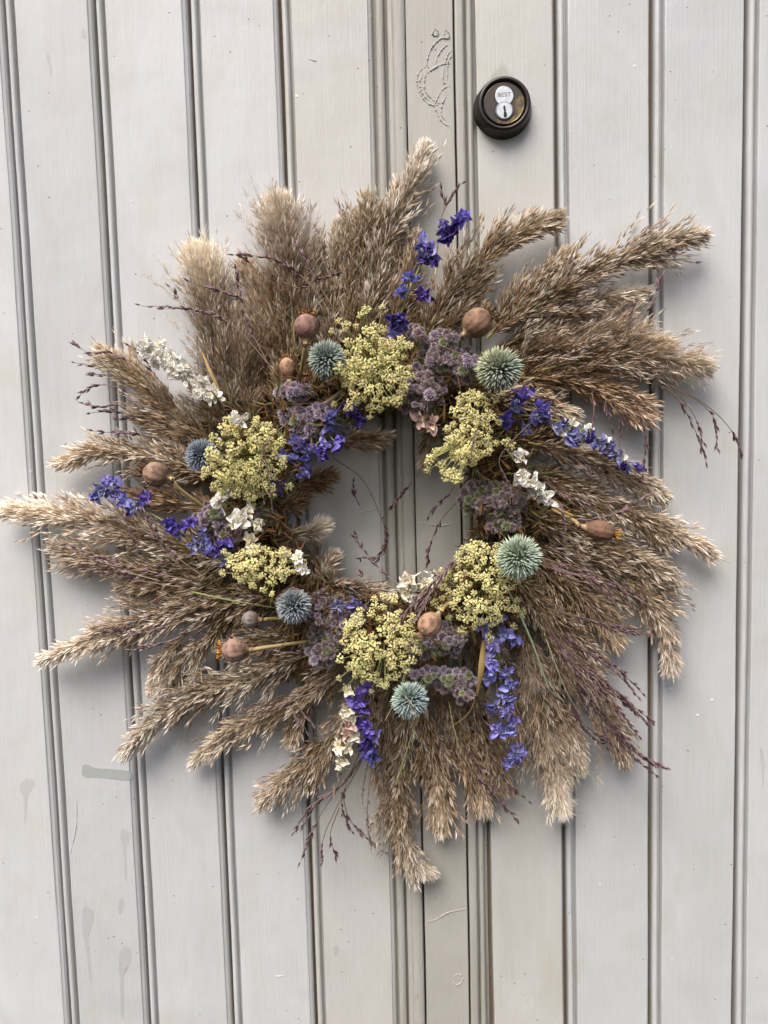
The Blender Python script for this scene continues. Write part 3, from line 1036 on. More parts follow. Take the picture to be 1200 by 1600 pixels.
GB, BL, GN = lin(96, 112, 92), lin(124, 146, 164), lin(150, 168, 140)
thistle(510, 561, 33, 74, lin(82, 98, 84), (lin(138, 156, 142), lin(128, 148, 156)), lin(205, 214, 196), (490, 600, 45), 'grey green globe thistle beside the upright poppy pod at the upper left')
thistle(780, 577, 39, 78, lin(110, 118, 76), (lin(172, 180, 138), lin(118, 140, 164)), lin(216, 218, 178), (725, 592, 55), 'yellow green globe thistle with blue skylight painted on one flank at the upper right')
thistle(810, 871, 39, 78, lin(104, 124, 92), (lin(164, 186, 154), lin(138, 160, 156)), lin(214, 226, 196), None, 'pale green globe thistle on the right, above the long green stem')
thistle(459, 946, 32, 70, lin(82, 96, 94), (lin(142, 154, 154), lin(124, 142, 166)), lin(204, 210, 208), (500, 962, 55), 'blue grey globe thistle at the lower left beside the small grey pod')
thistle(640, 1094, 33, 72, lin(80, 104, 88), (lin(146, 172, 152), lin(100, 132, 168)), lin(206, 222, 206), (640, 1040, 50), 'teal globe thistle at the bottom of the wreath, blue skylight painted underneath')
thistle(315, 712, 29, 58, lin(66, 80, 88), (lin(122, 138, 152), lin(108, 126, 152)), lin(186, 196, 206), (350, 720, 45), 'dull blue globe thistle half hidden behind the left yellow umbel')


# --- poppy pods
def poppy(px, py, r, h, crown_dir, stem, c_body, label, long=1.0, crown=1.0, c_crown=(178, 138, 84), face=0.0):
    c = at(px, py, h)
    c_body = c_body * .66 + .03
    R = r * .93 * U * (1 - (40 + (h - 40) * 2) / 800.0)
    # crown_dir: photo direction (dx, dy) from the stem towards the crown
    z = unit(crown_dir[0] * RIGHT - crown_dir[1] * UP + A3([0, -face, 0]))
    B = basis(z)
    sm = MB()
    if stem:
        pts = [c - z * R * 1.5 * long] + [at(*s) for s in stem]
        w = curve(pts, 12)
        tube(sm, w, np.linspace(.0021, .0017, 12), lin(172, 150, 104) * .85, 7)
    else:
        tube(sm, [c - z * R * 1.3 * long, c - z * R * 2.2 * long], .002, lin(172, 150, 104) * .85, 7)
    po = part('poppy_pod', sm, M_STEM, wreath, c, True, label)
    prof = [(.0018, -1.62), (.0026, -1.56), (.0030, -1.50), (.0024, -1.44), (.0020, -1.30), (.0026, -1.12)]
    pr = [(a, b * R * long) for a, b in prof]
    for t in np.linspace(-62, 68, 16):
        pr.append((R * math.cos(math.radians(t)) * (1 + .0), R * long * math.sin(math.radians(t)) * (1.0 if t > 0 else 1.08)))
    pr += [(R * .34, R * long * .95)]
    zz = np.array([b for a, b in pr])
    base = lin(196, 172, 128)
    col = np.array([base if b < -R * long * 1.02 else c_body * (.92 + .16 * (b / R)) for b in zz])
    mb = MB()
    lathe(mb, pr, 66, col, (B, c), 11, .020)
    part('capsule', mb, M_POD, po, c, True)
    mb = MB()
    tube(mb, [c - z * (R * long * 1.52), c - z * (R * long * 1.44)], .0036, lin(120, 92, 58), 12)
    part('neck_ring', mb, M_POD, po, c - z * R * long * 1.48, True)
    if crown:
        mb = MB()
        n = 10
        R2 = R * .78 * crown
        v, f, cc = [], [], []
        cb = lin(*c_crown)
        for k in range(n):
            a0 = 2 * math.pi * k / n
            for da, rr, zz_ in ((-.30, .25, 1.08), (.30, .25, 1.08), (-.24, .75, 1.20), (.24, .75, 1.20), (-.15, 1.0, 1.38), (.15, 1.0, 1.38), (0, .8, 1.06), (0, 1.05, 1.30)):
                j = rng.normal(0, .06, 3)
                v.append((R2 * (rr + j[0]) * math.cos(a0 + da), R2 * (rr + j[0]) * math.sin(a0 + da), R * long * (zz_ - .02 + j[2] * .7)))
                cc.append(cb * rng.uniform(.7, 1.2))
            b = k * 8
            f += [(b, b + 1, b + 3), (b, b + 3, b + 2), (b + 2, b + 3, b + 5), (b + 2, b + 5, b + 4), (b + 2, b + 4, b + 7), (b + 2, b + 7, b + 6), (b + 3, b + 6, b + 7), (b + 3, b + 7, b + 5)]
        mb.add(np.array(v) @ B.T + c, f, cc)
        lathe(mb, [(R * .34, R * long * .93), (R * .28, R * long * 1.0), (R * .30, R * long * 1.08), (.0002, R * long * 1.10)], 12, cb * .8, (B, c))
        part('crown', mb, M_CROWN, po, c + z * R * long)


BR = lin(166, 124, 106)
poppy(479, 510, 20.5, 70, (.06, -1), [(474, 560, 66), (466, 606, 52)], lin(168, 122, 108), 'upright dusty pink poppy pod on a pale stem at the upper left', 1.0)
poppy(449, 574, 13, 54, (-.15, -1), [(452, 615, 44)], lin(196, 146, 112), 'small orange poppy pod tucked behind the upright one', 1.25, .6)
poppy(746, 504, 24, 62, (.72, -.62), [(716, 536, 56), (690, 566, 44)], lin(170, 130, 96), 'brown spotted poppy pod with ragged crown at the upper right', 1.0, 1.15, (150, 122, 88))
poppy(243, 741, 21, 58, (-.86, -.25), [(282, 765, 56), (330, 800, 46)], lin(170, 134, 110), 'round tan poppy pod at the far left of the wreath', 1.0, .8, (120, 92, 62))
poppy(366, 1016, 20, 66, (-1, .03), [(420, 1011, 64), (484, 1002, 54)], lin(176, 138, 118), 'pinkish brown poppy pod with frilled orange crown at the lower left', 1.05, 1.05, (190, 136, 62))
poppy(391, 968, 15, 64, (-1, -.03), [(430, 967, 58), (470, 968, 48)], lin(150, 138, 136), 'small grey blotched poppy pod beside the blue globe thistle', .95, .4, (90, 78, 70))
poppy(671, 976, 20, 78, (-.62, .74), [(700, 943, 66), (720, 925, 50)], lin(212, 164, 128), 'smooth peach poppy pod between the lower yellow umbels', 1.05, .5, (150, 120, 90))
poppy(938, 829, 17, 60, (1, .22), [(895, 812, 56), (862, 796, 46)], lin(150, 104, 76), 'long reddish brown poppy pod lying at the right', 1.45, .8, (176, 130, 66))


# --- yellow umbels
def umbellet_mesh(seed):
    g = np.random.default_rng(seed)
    mb = MB()
    n = 22
    R = .0056
    for k in range(n):
        a = k * 2.4 + g.normal(0, .3)
        rr = R * math.sqrt((k + .5) / n) * g.uniform(.85, 1.15)
        p = A3([rr * math.cos(a), rr * math.sin(a), .0030 * (1 - (rr / R) ** 2) + g.normal(0, .0011)])
        ax = unit(A3([p[0] / R * .8, p[1] / R * .8, 1.0]) + g.normal(0, .25, 3))
        B = basis(ax)
        tube(mb, [A3([0, 0, -.007]), p * .6 + A3([0, 0, -.0028]), p], .00018, lin(150, 150, 84), 3, False)
        c = lin(250, 242, 178) * g.uniform(.8, 1.15)
        ct = lin(255, 250, 205)
        for j in range(5):
            t = 2 * math.pi * j / 5 + g.uniform(-.25, .25)
            d = (B @ A3([math.cos(t), math.sin(t), g.uniform(.0, .9)]))
            L = g.uniform(.0011, .0017)
            s = np.cross(d, ax) * L * .38
            v = [p, p + d * L * .55 + s, p + d * L * .55 - s, p + d * L + ax * L * g.uniform(-.3, .4)]
            mb.add(v, [(0, 1, 3), (0, 3, 2)], A3([c * .8, c, c, ct]))
        # knob of stamens
        for j in range(3):
            q = p + B @ A3([*g.normal(0, .0004, 2), g.uniform(.0003, .0011)])
            o = .00036
            v = [q + [o, 0, 0], q + [-o, 0, 0], q + [0, o, 0], q + [0, -o, 0], q + [0, 0, o], q - [0, 0, o]]
            mb.add(v, [(0, 2, 4), (2, 1, 4), (1, 3, 4), (3, 0, 4), (2, 0, 5), (1, 2, 5), (3, 1, 5), (0, 3, 5)], c * A3([1, .93, .62]))
    return mb.mesh('floret_cluster', M_YELLOW)


UMB = [umbellet_mesh(100 + k) for k in range(6)]


def to_euler_z(z, spin):
    B = basis(z)
    c, s = math.cos(spin), math.sin(spin)
    B = B @ A3([[c, -s, 0], [s, c, 0], [0, 0, 1.0]])
    return Matrix(B.tolist()).to_euler()


def umbel(center, spots, h, label, depth=38, dome=10):
    """rays from a hidden centre to floret clusters at photo pixels `spots` = [(x, y, size)]"""
    cx, cy_ = center
    c = at(cx, cy_, h - depth)
    st = MB()
    back = c + A3([0, .02, 0])
    tube(st, [back, c], .0018, lin(136, 138, 84), 6)
    pos = []
    for x, y, s in spots:
        rr = math.hypot(x - cx, y - cy_) / 75.0
        p = at(x, y, h - dome * rr * rr + rng.normal(0, 2.0))
        m = (c * .45 + p * .55) + A3([0, -.004 * rr, 0]) + rng.normal(0, .0012, 3)
        tube(st, curve([c, m, p], 7), np.linspace(.0007, .0004, 7), lin(184, 184, 118) * rng.uniform(.75, 1.1), 4, False)
        pos.append((p, m, s))
    po = part('yellow_umbel', st, M_STEM, wreath, c, True, label)
    for p, m, s in pos:
        z = unit(unit(p - m) * .8 + unit(CAM - p) * 1.1 + rng.normal(0, .25, 3))
        copy_part('floret_cluster', UMB[rng.integers(len(UMB))], po, p, to_euler_z(z, rng.uniform(0, 6.28)), s * rng.uniform(.52, .98))
    return po


def blob_spots(cx, cy_, rx, ry, n, rmin=.0, size=1.0, rot=0.0, more=1.0):
    """evenly loose scatter inside an ellipse"""
    n = int(n * more)
    out = []
    tries = 0
    md = math.sqrt(rx * ry / n) * 1.30
    while len(out) < n and tries < 6000:
        tries += 1
        a, r = rng.uniform(0, 6.283), math.sqrt(rng.uniform(rmin ** 2, 1))
        x, y = rx * r * math.cos(a), ry * r * math.sin(a)
        x, y = x * math.cos(rot) - y * math.sin(rot), x * math.sin(rot) + y * math.cos(rot)
        if all((x + cx - q[0]) ** 2 + (y + cy_ - q[1]) ** 2 > md * md for q in out):
            out.append((x + cx, y + cy_, size * rng.uniform(.8, 1.2)))
        elif tries % 40 == 0:
            md *= .97
    return out


umbel((582, 578), blob_spots(585, 575, 56, 68, 44, .12, more=1.45) + [(530, 502, 1), (518, 518, .7), (540, 510, 1), (556, 510, .8), (572, 484, 1.1), (597, 480, .9), (563, 492, .8), (640, 540, .9), (578, 652, .7), (548, 632, .9), (595, 640, .8), (540, 640, .7), (522, 632, .6)], 78, 'airy yellow umbel at the top of the wreath')
umbel((386, 712), blob_spots(384, 716, 60, 64, 46, .12, more=1.45) + [(402, 655, 1.0), (355, 655, 1.0), (440, 690, .9), (452, 760, .9), (322, 735, .8), (318, 745, .7), (345, 768, 1), (335, 760, 1), (390, 775, 1), (396, 790, .8), (425, 770, .9), (350, 790, .6)], 76, 'large yellow umbel on the left, in front of the dull blue thistle')
umbel((732, 690), blob_spots(738, 672, 40, 55, 28, .15, .95, more=1.45) + blob_spots(708, 715, 36, 30, 12, .0, .95, more=1.45) + [(752, 620, 1), (775, 622, .9), (785, 616, .8), (670, 720, 1), (668, 735, .8), (700, 745, 1), (715, 748, .9), (780, 660, 1), (790, 690, .9), (798, 697, .8), (680, 705, .8), (735, 615, .8)], 76, 'yellow umbel at the right of the hole, beside the blue larkspur')
umbel((752, 915), blob_spots(752, 912, 66, 64, 50, .16, .95, more=1.45) + [(679, 942, 1), (702, 965, .9), (722, 986, 1), (741, 980, 1), (770, 975, 1), (802, 980, 1.1), (766, 996, 1), (815, 958, .9), (690, 950, .8), (700, 900, 1), (740, 858, .8)], 72, 'wide yellow umbel at the lower right under the pale green thistle')
umbel((600, 1000), blob_spots(594, 1005, 58, 66, 44, .18, .95, more=1.45) + [(585, 935, 1.1), (600, 932, 1), (615, 935, 1), (545, 975, 1), (540, 990, 1), (532, 1030, 1), (530, 1060, .8), (540, 1075, .7), (580, 1080, .9), (602, 1072, .9), (567, 1065, .9), (655, 1020, .8), (645, 965, .8)], 74, 'yellow umbel with radiating stalks at the bottom, left of the peach pod')
umbel((425, 895), blob_spots(415, 885, 58, 27, 24, .1, .95, more=1.45) + [(350, 862, .9), (358, 870, .9), (348, 895, .8), (372, 885, .8), (395, 915, .9), (412, 922, .9), (375, 905, .8), (425, 928, .8), (465, 870, 1), (472, 880, .9), (445, 862, 1)], 74, 'flat yellow umbel at the lower left above the blue grey thistle')


# --- mauve button flowers
def button_mesh(seed, ca, cb, ct):
    g = np.random.default_rng(seed)
    mb = MB()
    R = .0042
    B = [(.0002, -R * .9), (R * .5, -R * .75), (R * .72, -R * .2), (R * .66, R * .25), (R * .36, R * .58), (.0002, R * .66)]
    lathe(mb, B, 9, np.array([lin(92, 100, 60), lin(96, 102, 66), ca * .8, ca * .8, ca, ca]))
    n = 150
    z = g.uniform(-.35, 1, n)
    th = g.uniform(0, 6.283, n)
    d = np.stack([np.sqrt(1 - z * z) * np.cos(th), np.sqrt(1 - z * z) * np.sin(th), z], 1)
    v = g.uniform(.8, 1.15, (n, 1))
    spindles(mb, d * R * .5, d + g.normal(0, .16, (n, 3)), R * g.uniform(.45, .72, n), R * .12, ca * v, cb * v, ct * v, 3, .5)
    hairs(mb, d * R * .6, d + g.normal(0, .3, (n, 3)), R * g.uniform(.45, .8, n), R * .075, cb * v, ct * v)
    tube(mb, [A3([0, 0, -R * .8]), A3([.0005, 0, -R * 1.8]), A3([0, .0005, -R * 3.2])], .0004, lin(112, 112, 74), 4, False)
    return mb.mesh('button_flower', M_PURPLE)


MAUVE = [button_mesh(200 + k, lin(108, 88, 106), lin(162, 140, 162), lin(234, 225, 226)) for k in range(3)]
DUSKY = [button_mesh(210 + k, lin(100, 78, 84), lin(148, 122, 128), lin(216, 204, 196)) for k in range(3)]
GREENB = [button_mesh(220 + k, lin(92, 98, 64), lin(142, 146, 104), lin(206, 206, 172)) for k in range(2)]


def cluster(groups, h, kinds, label, green=.12):
    """groups = [(cx, cy, rx, ry, n)] domes of buttons on one branching stem"""
    c = at(groups[0][0], groups[0][1], h - 34)
    st = MB()
    put = []
    for cx, cy_, rx, ry, n in groups:
        hub = at(cx, cy_, h - 22)
        tube(st, curve([c, (c + hub) / 2 + rng.normal(0, .002, 3), hub], 6), .0012, lin(110, 112, 72), 5)
        for x, y, s in blob_spots(cx, cy_, rx, ry, n):
            q = ((x - cx) / rx) ** 2 + ((y - cy_) / ry) ** 2
            p = at(x, y, h - 9 * q + rng.normal(0, 1.3))
            tube(st, [hub, (hub + p) / 2 + rng.normal(0, .001, 3), p], .0005, lin(118, 118, 78), 4, False)
            put.append((p, unit(unit(p - hub) * .9 + unit(CAM - p) * .8 + rng.normal(0, .2, 3)), s))
        # thread-like green leaves between the heads
        k = 30
        P = np.array([at(cx + rng.normal(0, rx * .55), cy_ + rng.normal(0, ry * .55), h - rng.uniform(10, 22)) for _ in range(k)])
        blades(st, P, rng.normal(size=(k, 3)) + [0, -.4, 0], rng.normal(size=(k, 3)), rng.uniform(.006, .012, k), .0009, np.tile(lin(84, 90, 54), (k, 1)), np.tile(lin(128, 130, 84), (k, 1)))
    po = part('mauve_flower_cluster', st, M_STEM, wreath, c, False, label)
    for p, z, s in put:
        pool = GREENB if rng.uniform() < green else kinds
        copy_part('button_flower', pool[rng.integers(len(pool))], po, p, to_euler_z(z, rng.uniform(0, 6.28)), s * rng.uniform(.82, 1.2))


cluster([(660, 605, 36, 34, 34), (690, 560, 34, 28, 26), (725, 572, 20, 28, 14), (700, 530, 26, 14, 9), (652, 522, 14, 14, 8), (655, 635, 28, 14, 12)], 66, DUSKY + MAUVE, 'broad dusky mauve flower cluster at the top right of the hole')
cluster([(460, 613, 26, 14, 18), (468, 652, 30, 16, 16), (500, 645, 32, 16, 14), (475, 675, 22, 14, 10), (520, 668, 24, 16, 9)], 64, MAUVE, 'pale lilac flower cluster at the upper left of the hole')
cluster([(748, 780, 30, 26, 26), (785, 785, 36, 30, 34), (785, 820, 28, 14, 12)], 62, DUSKY, 'dark mauve flower cluster at the right of the hole')
cluster([(500, 965, 18, 40, 22), (530, 975, 20, 46, 24), (505, 1015, 26, 28, 22)], 62, DUSKY + MAUVE, 'mauve flower cluster beside the blue grey thistle at the lower left')
cluster([(700, 1000, 30, 24, 24), (668, 1010, 28, 18, 16), (705, 1062, 34, 18, 18), (665, 1055, 26, 14, 12), (722, 1085, 14, 12, 6)], 64, DUSKY + MAUVE, 'mauve flower cluster with green leaves below the peach pod', .25)
cluster([(330, 812, 26, 24, 20), (362, 828, 26, 20, 16), (412, 806, 18, 16, 14)], 56, DUSKY + MAUVE, 'dim mauve flower cluster at the left, under the white larkspur')


# --- larkspur
def petal(mb, B, o, L, W, tilt, az, c0, c1, edgec, g, cup=.35, crumple=1.0):
    nu, nv = 6, 5
    v, c = [], []
    ph, am = g.uniform(0, 6.28, 3), g.uniform(.10, .20) * crumple
    d = A3([math.cos(az) * math.cos(tilt), math.sin(az) * math.cos(tilt), math.sin(tilt)])
    s = A3([-math.sin(az), math.cos(az), 0])
    n = np.cross(d, s)
    for i in range(nu):
        u = i / (nu - 1)
        w = W * (math.sin(math.pi * (.12 + .80 * u)) ** .8)
        for j in range(nv):
            k = j / (nv - 1) * 2 - 1
            z = cup * W * k * k * .8 + L * am * math.sin(7.5 * u + ph[0] + 2.6 * k) + L * am * .9 * math.sin(5.5 * k + ph[1] + 3 * u) - L * .30 * u * u
            v.append(o + B @ (d * (L * u) + s * (w * k * .5) + n * z))
            e = min(1, (abs(k) ** 3 * .5 + max(0, u - .75) * 1.0))
            c.append((c0 * (1 - u) + c1 * u) * (1 - e * .6) + edgec * e * .6)
    f = []
    for i in range(nu - 1):
        for j in range(nv - 1):
            a = i * nv + j
            f += [(a, a + 1, a + nv + 1), (a, a + nv + 1, a + nv)]
    mb.add(v, f, c)


def larkspur_mesh(seed, c0, c1, ce, mat, closed=0.0):
    g = np.random.default_rng(seed)
    lo_, hi_ = (.9, 1.03) if mat is M_WHITE else (.6, 1.25)
    mb = MB()
    B = np.eye(3)
    for k in range(6):
        t = g.uniform(-.2, .9) + closed
        cc = g.uniform(lo_, hi_)
        petal(mb, B, g.normal(0, .0012, 3), g.uniform(.0070, .0112), g.uniform(.0052, .0082), t, 2 * math.pi * k / 6 + g.uniform(-.5, .5), c0 * cc, c1 * cc, ce, g, g.uniform(.2, .9) * (.5 if mat is M_WHITE else 1), .55 if mat is M_WHITE else 1.0)
    for k in range(5):
        cc = g.uniform(lo_, hi_)
        petal(mb, B, A3([0, 0, .001]) + g.normal(0, .001, 3), g.uniform(.004, .007), g.uniform(.003, .005), g.uniform(.5, 1.3), g.uniform(0, 6.28), c0 * .9 * cc, (c1 * .8 + ce * .2) * cc, ce, g, .8)
    a = g.uniform(0, 6.28)
    d = A3([math.cos(a), math.sin(a), -.5])
    tube(mb, curve([A3([0, 0, 0]), d * .004, d * .008 + A3([0, 0, -.003]), d * .010 + A3([0, 0, -.001])], 7), np.linspace(.0011, .0003, 7), c1 * .7 + ce * .3, 5)
    return mb.mesh('larkspur_flower', mat, smooth=True)


BLUES = [larkspur_mesh(300 + k, lin(200, 198, 226), lin(106, 97, 192), lin(158, 154, 220), M_BLUE, .1 * (k % 3)) for k in range(4)]
VIOLETS = [larkspur_mesh(310 + k, lin(140, 124, 190), lin(90, 70, 170), lin(136, 120, 200), M_BLUE, .25) for k in range(3)]
BLUEWHITE = [larkspur_mesh(320 + k, lin(226, 226, 226), lin(104, 96, 186), lin(196, 198, 222), M_BLUE, .15) for k in range(3)]
WHITES = [larkspur_mesh(330 + k, lin(252, 245, 222), lin(254, 251, 246), lin(255, 253, 249), M_WHITE, .15) for k in range(4)]
CREAMS = [larkspur_mesh(340 + k, lin(246, 236, 198), lin(252, 246, 228), lin(250, 240, 226), M_WHITE, .45) for k in range(3)]
PINKS = [larkspur_mesh(350 + k, lin(222, 206, 176), lin(216, 186, 176), lin(190, 140, 140), M_WHITE, .45) for k in range(2)]


def larkspur(stem, flowers, pools, label, name='larkspur_spike', sc=1.18):
    """stem = [(x, y, h)], flowers = [(x, y, h, size)]"""
    w = curve([at(*s) for s in stem], 24)
    mb = MB()
    tube(mb, w, np.linspace(.0012, .0006, 24), lin(128, 134, 84), 6)
    put = []
    for x, y, h, s in flowers:
        p = at(x, y, h)
        q = w[np.argmin(np.linalg.norm(w - p, axis=1))]
        q2 = q + (p - q) * .5 + A3([0, -.002, 0])
        tube(mb, curve([q, q2, p], 6), .0005, lin(140, 142, 96), 4, False)
        put.append((p, unit(unit(p - q + 1e-6) * .55 + unit(CAM - p) * .9 + rng.normal(0, .35, 3)), s))
    po = part(name, mb, M_STEM, wreath, w[0], True, label)
    for p, z, s in put:
        pool = pools[rng.integers(len(pools))]
        k = sc * s * rng.uniform(.9, 1.1)
        copy_part('larkspur_flower', pool[rng.integers(len(pool))], po, p, to_euler_z(z, rng.uniform(0, 6.28)), (k * rng.uniform(.8, 1.1), k * rng.uniform(.8, 1.1), k))
    return po


larkspur([(612, 530, 52), (640, 455, 56), (668, 395, 52), (712, 348, 46)],
         [(622, 498, 62, .95), (618, 522, 60, .8), (642, 432, 60, .9), (628, 458, 60, .8), (660, 462, 62, .95), (672, 408, 58, 1.0), (660, 385, 58, .9), (668, 398, 60, 1.0),
          (700, 360, 54, 1.0), (712, 346, 52, 1.0), (698, 372, 52, .8), (722, 344, 52, .8), (690, 350, 52, .6)], [BLUES, BLUES, VIOLETS], 'deep blue larkspur spike pointing up at the top of the wreath')
fl = []
for k in range(34):
    t = (k + .5) / 34
    x = 785 + 215 * t
    y = 640 + 18 * t + 85 * t * t
    fl.append((x + rng.normal(0, 5), y + rng.normal(0, 11) * (1.1 - .5 * t), 58 - 14 * t + rng.normal(0, 3), rng.uniform(.65, .9) * (1 - .15 * t)))
larkspur([(772, 648, 56), (845, 652, 56), (920, 678, 50), (1002, 742, 42)], fl, [BLUES, BLUEWHITE, BLUEWHITE, VIOLETS, WHITES], 'long pale and deep blue larkspur spike arching to the right')
larkspur([(778, 960, 52), (780, 1040, 54), (786, 1120, 50), (800, 1195, 44)],
         [(752, 975, 56, .8), (758, 988, 56, .7), (780, 970, 58, .8), (790, 990, 58, .8), (802, 1000, 56, .8), (768, 1008, 60, .9), (766, 1030, 60, .85), (772, 1046, 60, .85), (762, 1058, 58, .7), (790, 1050, 58, .7),
          (796, 1070, 58, .85), (792, 1088, 58, .8), (772, 1104, 58, .95), (788, 1112, 58, .95), (798, 1096, 56, .7), (776, 1140, 56, .95), (792, 1142, 56, .9), (800, 1130, 54, .8), (806, 1176, 50, .95), (794, 1192, 48, .75), (800, 1182, 50, .7)],
         [BLUES], 'bright blue larkspur spike hanging straight down at the lower right')
larkspur([(345, 866, 54), (290, 835, 56), (225, 796, 50), (158, 760, 42)],
         [(158, 765, 48, .95), (150, 775, 48, .8), (172, 752, 48, .85), (176, 772, 48, .8), (196, 785, 52, .9), (212, 790, 52, .9), (226, 782, 52, .8), (205, 796, 50, .7), (262, 818, 56, .85), (272, 824, 56, .9), (280, 834, 54, .7),
          (296, 820, 58, .85), (308, 850, 58, .85), (324, 852, 58, .85), (338, 858, 58, .85), (352, 850, 56, .75), (350, 872, 54, .7), (316, 834, 56, .6)], [BLUES, VIOLETS, BLUEWHITE], 'violet blue larkspur spike reaching to the left above the longest plume')
larkspur([(440, 770, 54), (475, 715, 60), (520, 672, 62), (560, 645, 58)],
         [(548, 640, 66, 1.0), (566, 654, 64, .85), (556, 630, 64, .7), (516, 652, 66, .95), (524, 690, 66, 1.0), (506, 694, 66, .9), (500, 708, 66, .95), (484, 700, 64, .8), (470, 698, 62, .95), (462, 690, 62, .8), (448, 718, 64, .95),
          (472, 740, 60, .95), (436, 762, 60, .95), (515, 672, 64, .8), (480, 716, 62, .7)], [VIOLETS, BLUES, VIOLETS], 'violet larkspur spike along the upper left edge of the hole')
larkspur([(575, 1062, 50), (568, 1110, 52), (580, 1190, 44)],
         [(572, 1078, 56, .85), (560, 1098, 56, .9), (566, 1108, 56, .8), (564, 1132, 54, .9), (574, 1140, 56, .85), (582, 1150, 54, .85), (568, 1156, 54, .8), (576, 1172, 52, .85), (582, 1182, 50, .75), (570, 1168, 50, .7)], [BLUES, VIOLETS], 'short dark blue larkspur spike at the bottom beside the white one')
larkspur([(540, 970, 50), (548, 955, 58), (552, 945, 58)], [(528, 944, 64, .75), (554, 944, 64, .8), (560, 964, 62, .9), (566, 952, 60, .6)], [BLUES, BLUEWHITE], 'small blue larkspur blooms left of the bottom yellow umbel')
fl = []
for k in range(30):
    t = (k + .5) / 30
    fl.append((220 + 122 * t + rng.normal(0, 5), 538 + 86 * t + rng.normal(0, 8), 50 + 8 * t + rng.normal(0, 2), rng.uniform(.6, .85)))
larkspur([(352, 650, 48), (300, 590, 52), (228, 540, 44)], fl + [(228, 534, 46, .9), (248, 540, 46, .8)], [WHITES], 'white larkspur spike at the upper left of the wreath')
larkspur([(405, 870, 50), (385, 815, 60), (345, 775, 58)], [(343, 784, 66, 1.0), (352, 772, 64, .7), (372, 812, 68, 1.05), (384, 798, 66, .95), (398, 822, 66, .95), (392, 846, 64, .9), (396, 858, 62, .8), (372, 822, 64, .8)], [WHITES, CREAMS], 'cream white larkspur spike between the two left yellow umbels')
larkspur([(790, 700, 56), (820, 740, 60), (868, 795, 52)], [(815, 715, 64, .95), (808, 745, 66, .95), (818, 742, 66, .8), (828, 754, 66, .95), (842, 764, 64, .85), (850, 772, 62, .85), (860, 782, 60, .75), (834, 768, 62, .7)], [WHITES], 'bright white larkspur spike at the right of the hole')
larkspur([(556, 1068, 50), (545, 1130, 52), (532, 1210, 44)], [(546, 1082, 56, .6), (543, 1112, 58, .9), (550, 1120, 58, .8), (545, 1132, 58, .8), (542, 1148, 56, .8), (552, 1150, 56, .7), (530, 1166, 54, .9), (542, 1168, 54, .8), (536, 1188, 52, .85), (534, 1198, 50, .75)], [CREAMS, CREAMS, PINKS], 'cream larkspur spike hanging at the bottom of the wreath')
larkspur([(690, 900, 50), (660, 912, 58), (635, 930, 58)], [(640, 906, 62, .95), (632, 926, 62, .8), (642, 930, 60, .7), (666, 912, 62, .85), (676, 898, 60, .7), (640, 920, 60, .7)], [CREAMS, WHITES], 'pale cream petals at the bottom edge of the hole')
larkspur([(690, 640, 50), (672, 655, 58), (660, 660, 58)], [(656, 656, 62, .8), (674, 664, 62, .85), (668, 656, 60, .7)], [PINKS], 'dry pinkish bloom at the top edge of the hole')
larkspur([(385, 680, 60), (374, 662, 68)], [(373, 656, 76, .75), (366, 648, 72, .5)], [WHITES], 'single white floret above the left yellow umbel')
larkspur([(470, 900, 56), (476, 890, 66)], [(472, 890, 74, .6), (468, 872, 74, .6), (448, 866, 72, .55)], [WHITES], 'few white florets on the flat yellow umbel')


# --- purple grass sprigs
def sprig(pts, h, spik=.7, w=1.4, pale=0.0, name='grass_sprig', side=0.0):
    """pts tip first in photo pixels; spikelets on the outer share of the stem"""
    pts = pts[::-1]
    hs = np.linspace(h * .9 if np.isscalar(h) else h[1], h if np.isscalar(h) else h[0], len(pts))
    ax = curve([at(x, y, q) for (x, y), q in zip(pts, hs)], 40)
    ln = np.linalg.norm(np.diff(ax, axis=0), axis=1).sum()
    mb = MB()
    tube(mb, ax, np.linspace(.00055, .00028, 40), lin(124, 104, 84), 4)
    po = part(name, mb, M_GRASS, wreath, ax[0])
    n = max(5, int(ln * spik / .0030))
    t = np.sort(1 - spik * rng.uniform(0, 1, n) ** .95)
    t[-1] = 1.0
    i = np.clip((t * 39).astype(int), 0, 39)
    T = unit(np.gradient(ax, axis=0))[i]
    s, q = perp(T)
    a = np.arange(n) * math.pi + rng.normal(0, .7, n)
    rad = s * np.cos(a)[:, None] + q * np.sin(a)[:, None]
    d = unit(T + rad * rng.uniform(.12, .42, n)[:, None])
    P = ax[i] + rad * .0005
    P[:, 1] = np.minimum(P[:, 1], -.002)
    v = rng.uniform(.7, 1.3, (n, 1))
    c0, c1, c2 = lin(56, 38, 36), lin(86, 60, 64), lin(160, 132, 134)
    if pale:
        c1 = c1 * (1 - pale) + lin(206, 186, 168) * pale
        c2 = c2 * (1 - pale) + lin(226, 214, 200) * pale
    m2 = MB()
    L = rng.uniform(.0046, .0074, n) * w
    spindles(m2, P, d, L, rng.uniform(.0012, .0018, n) * w, c0 * v, c1 * v, c2 * v, 4, .42)
    d2 = unit(d + rng.normal(0, .16, (n, 3)))
    spindles(m2, P + d * .001, d2, L * .9, rng.uniform(.0006, .001, n) * w, c0 * v, c1 * v * 1.2, c2 * v, 3, .45)
    so = part('spikelets', m2, M_GRASS, po, ax[0])
    so['kind'] = 'stuff'


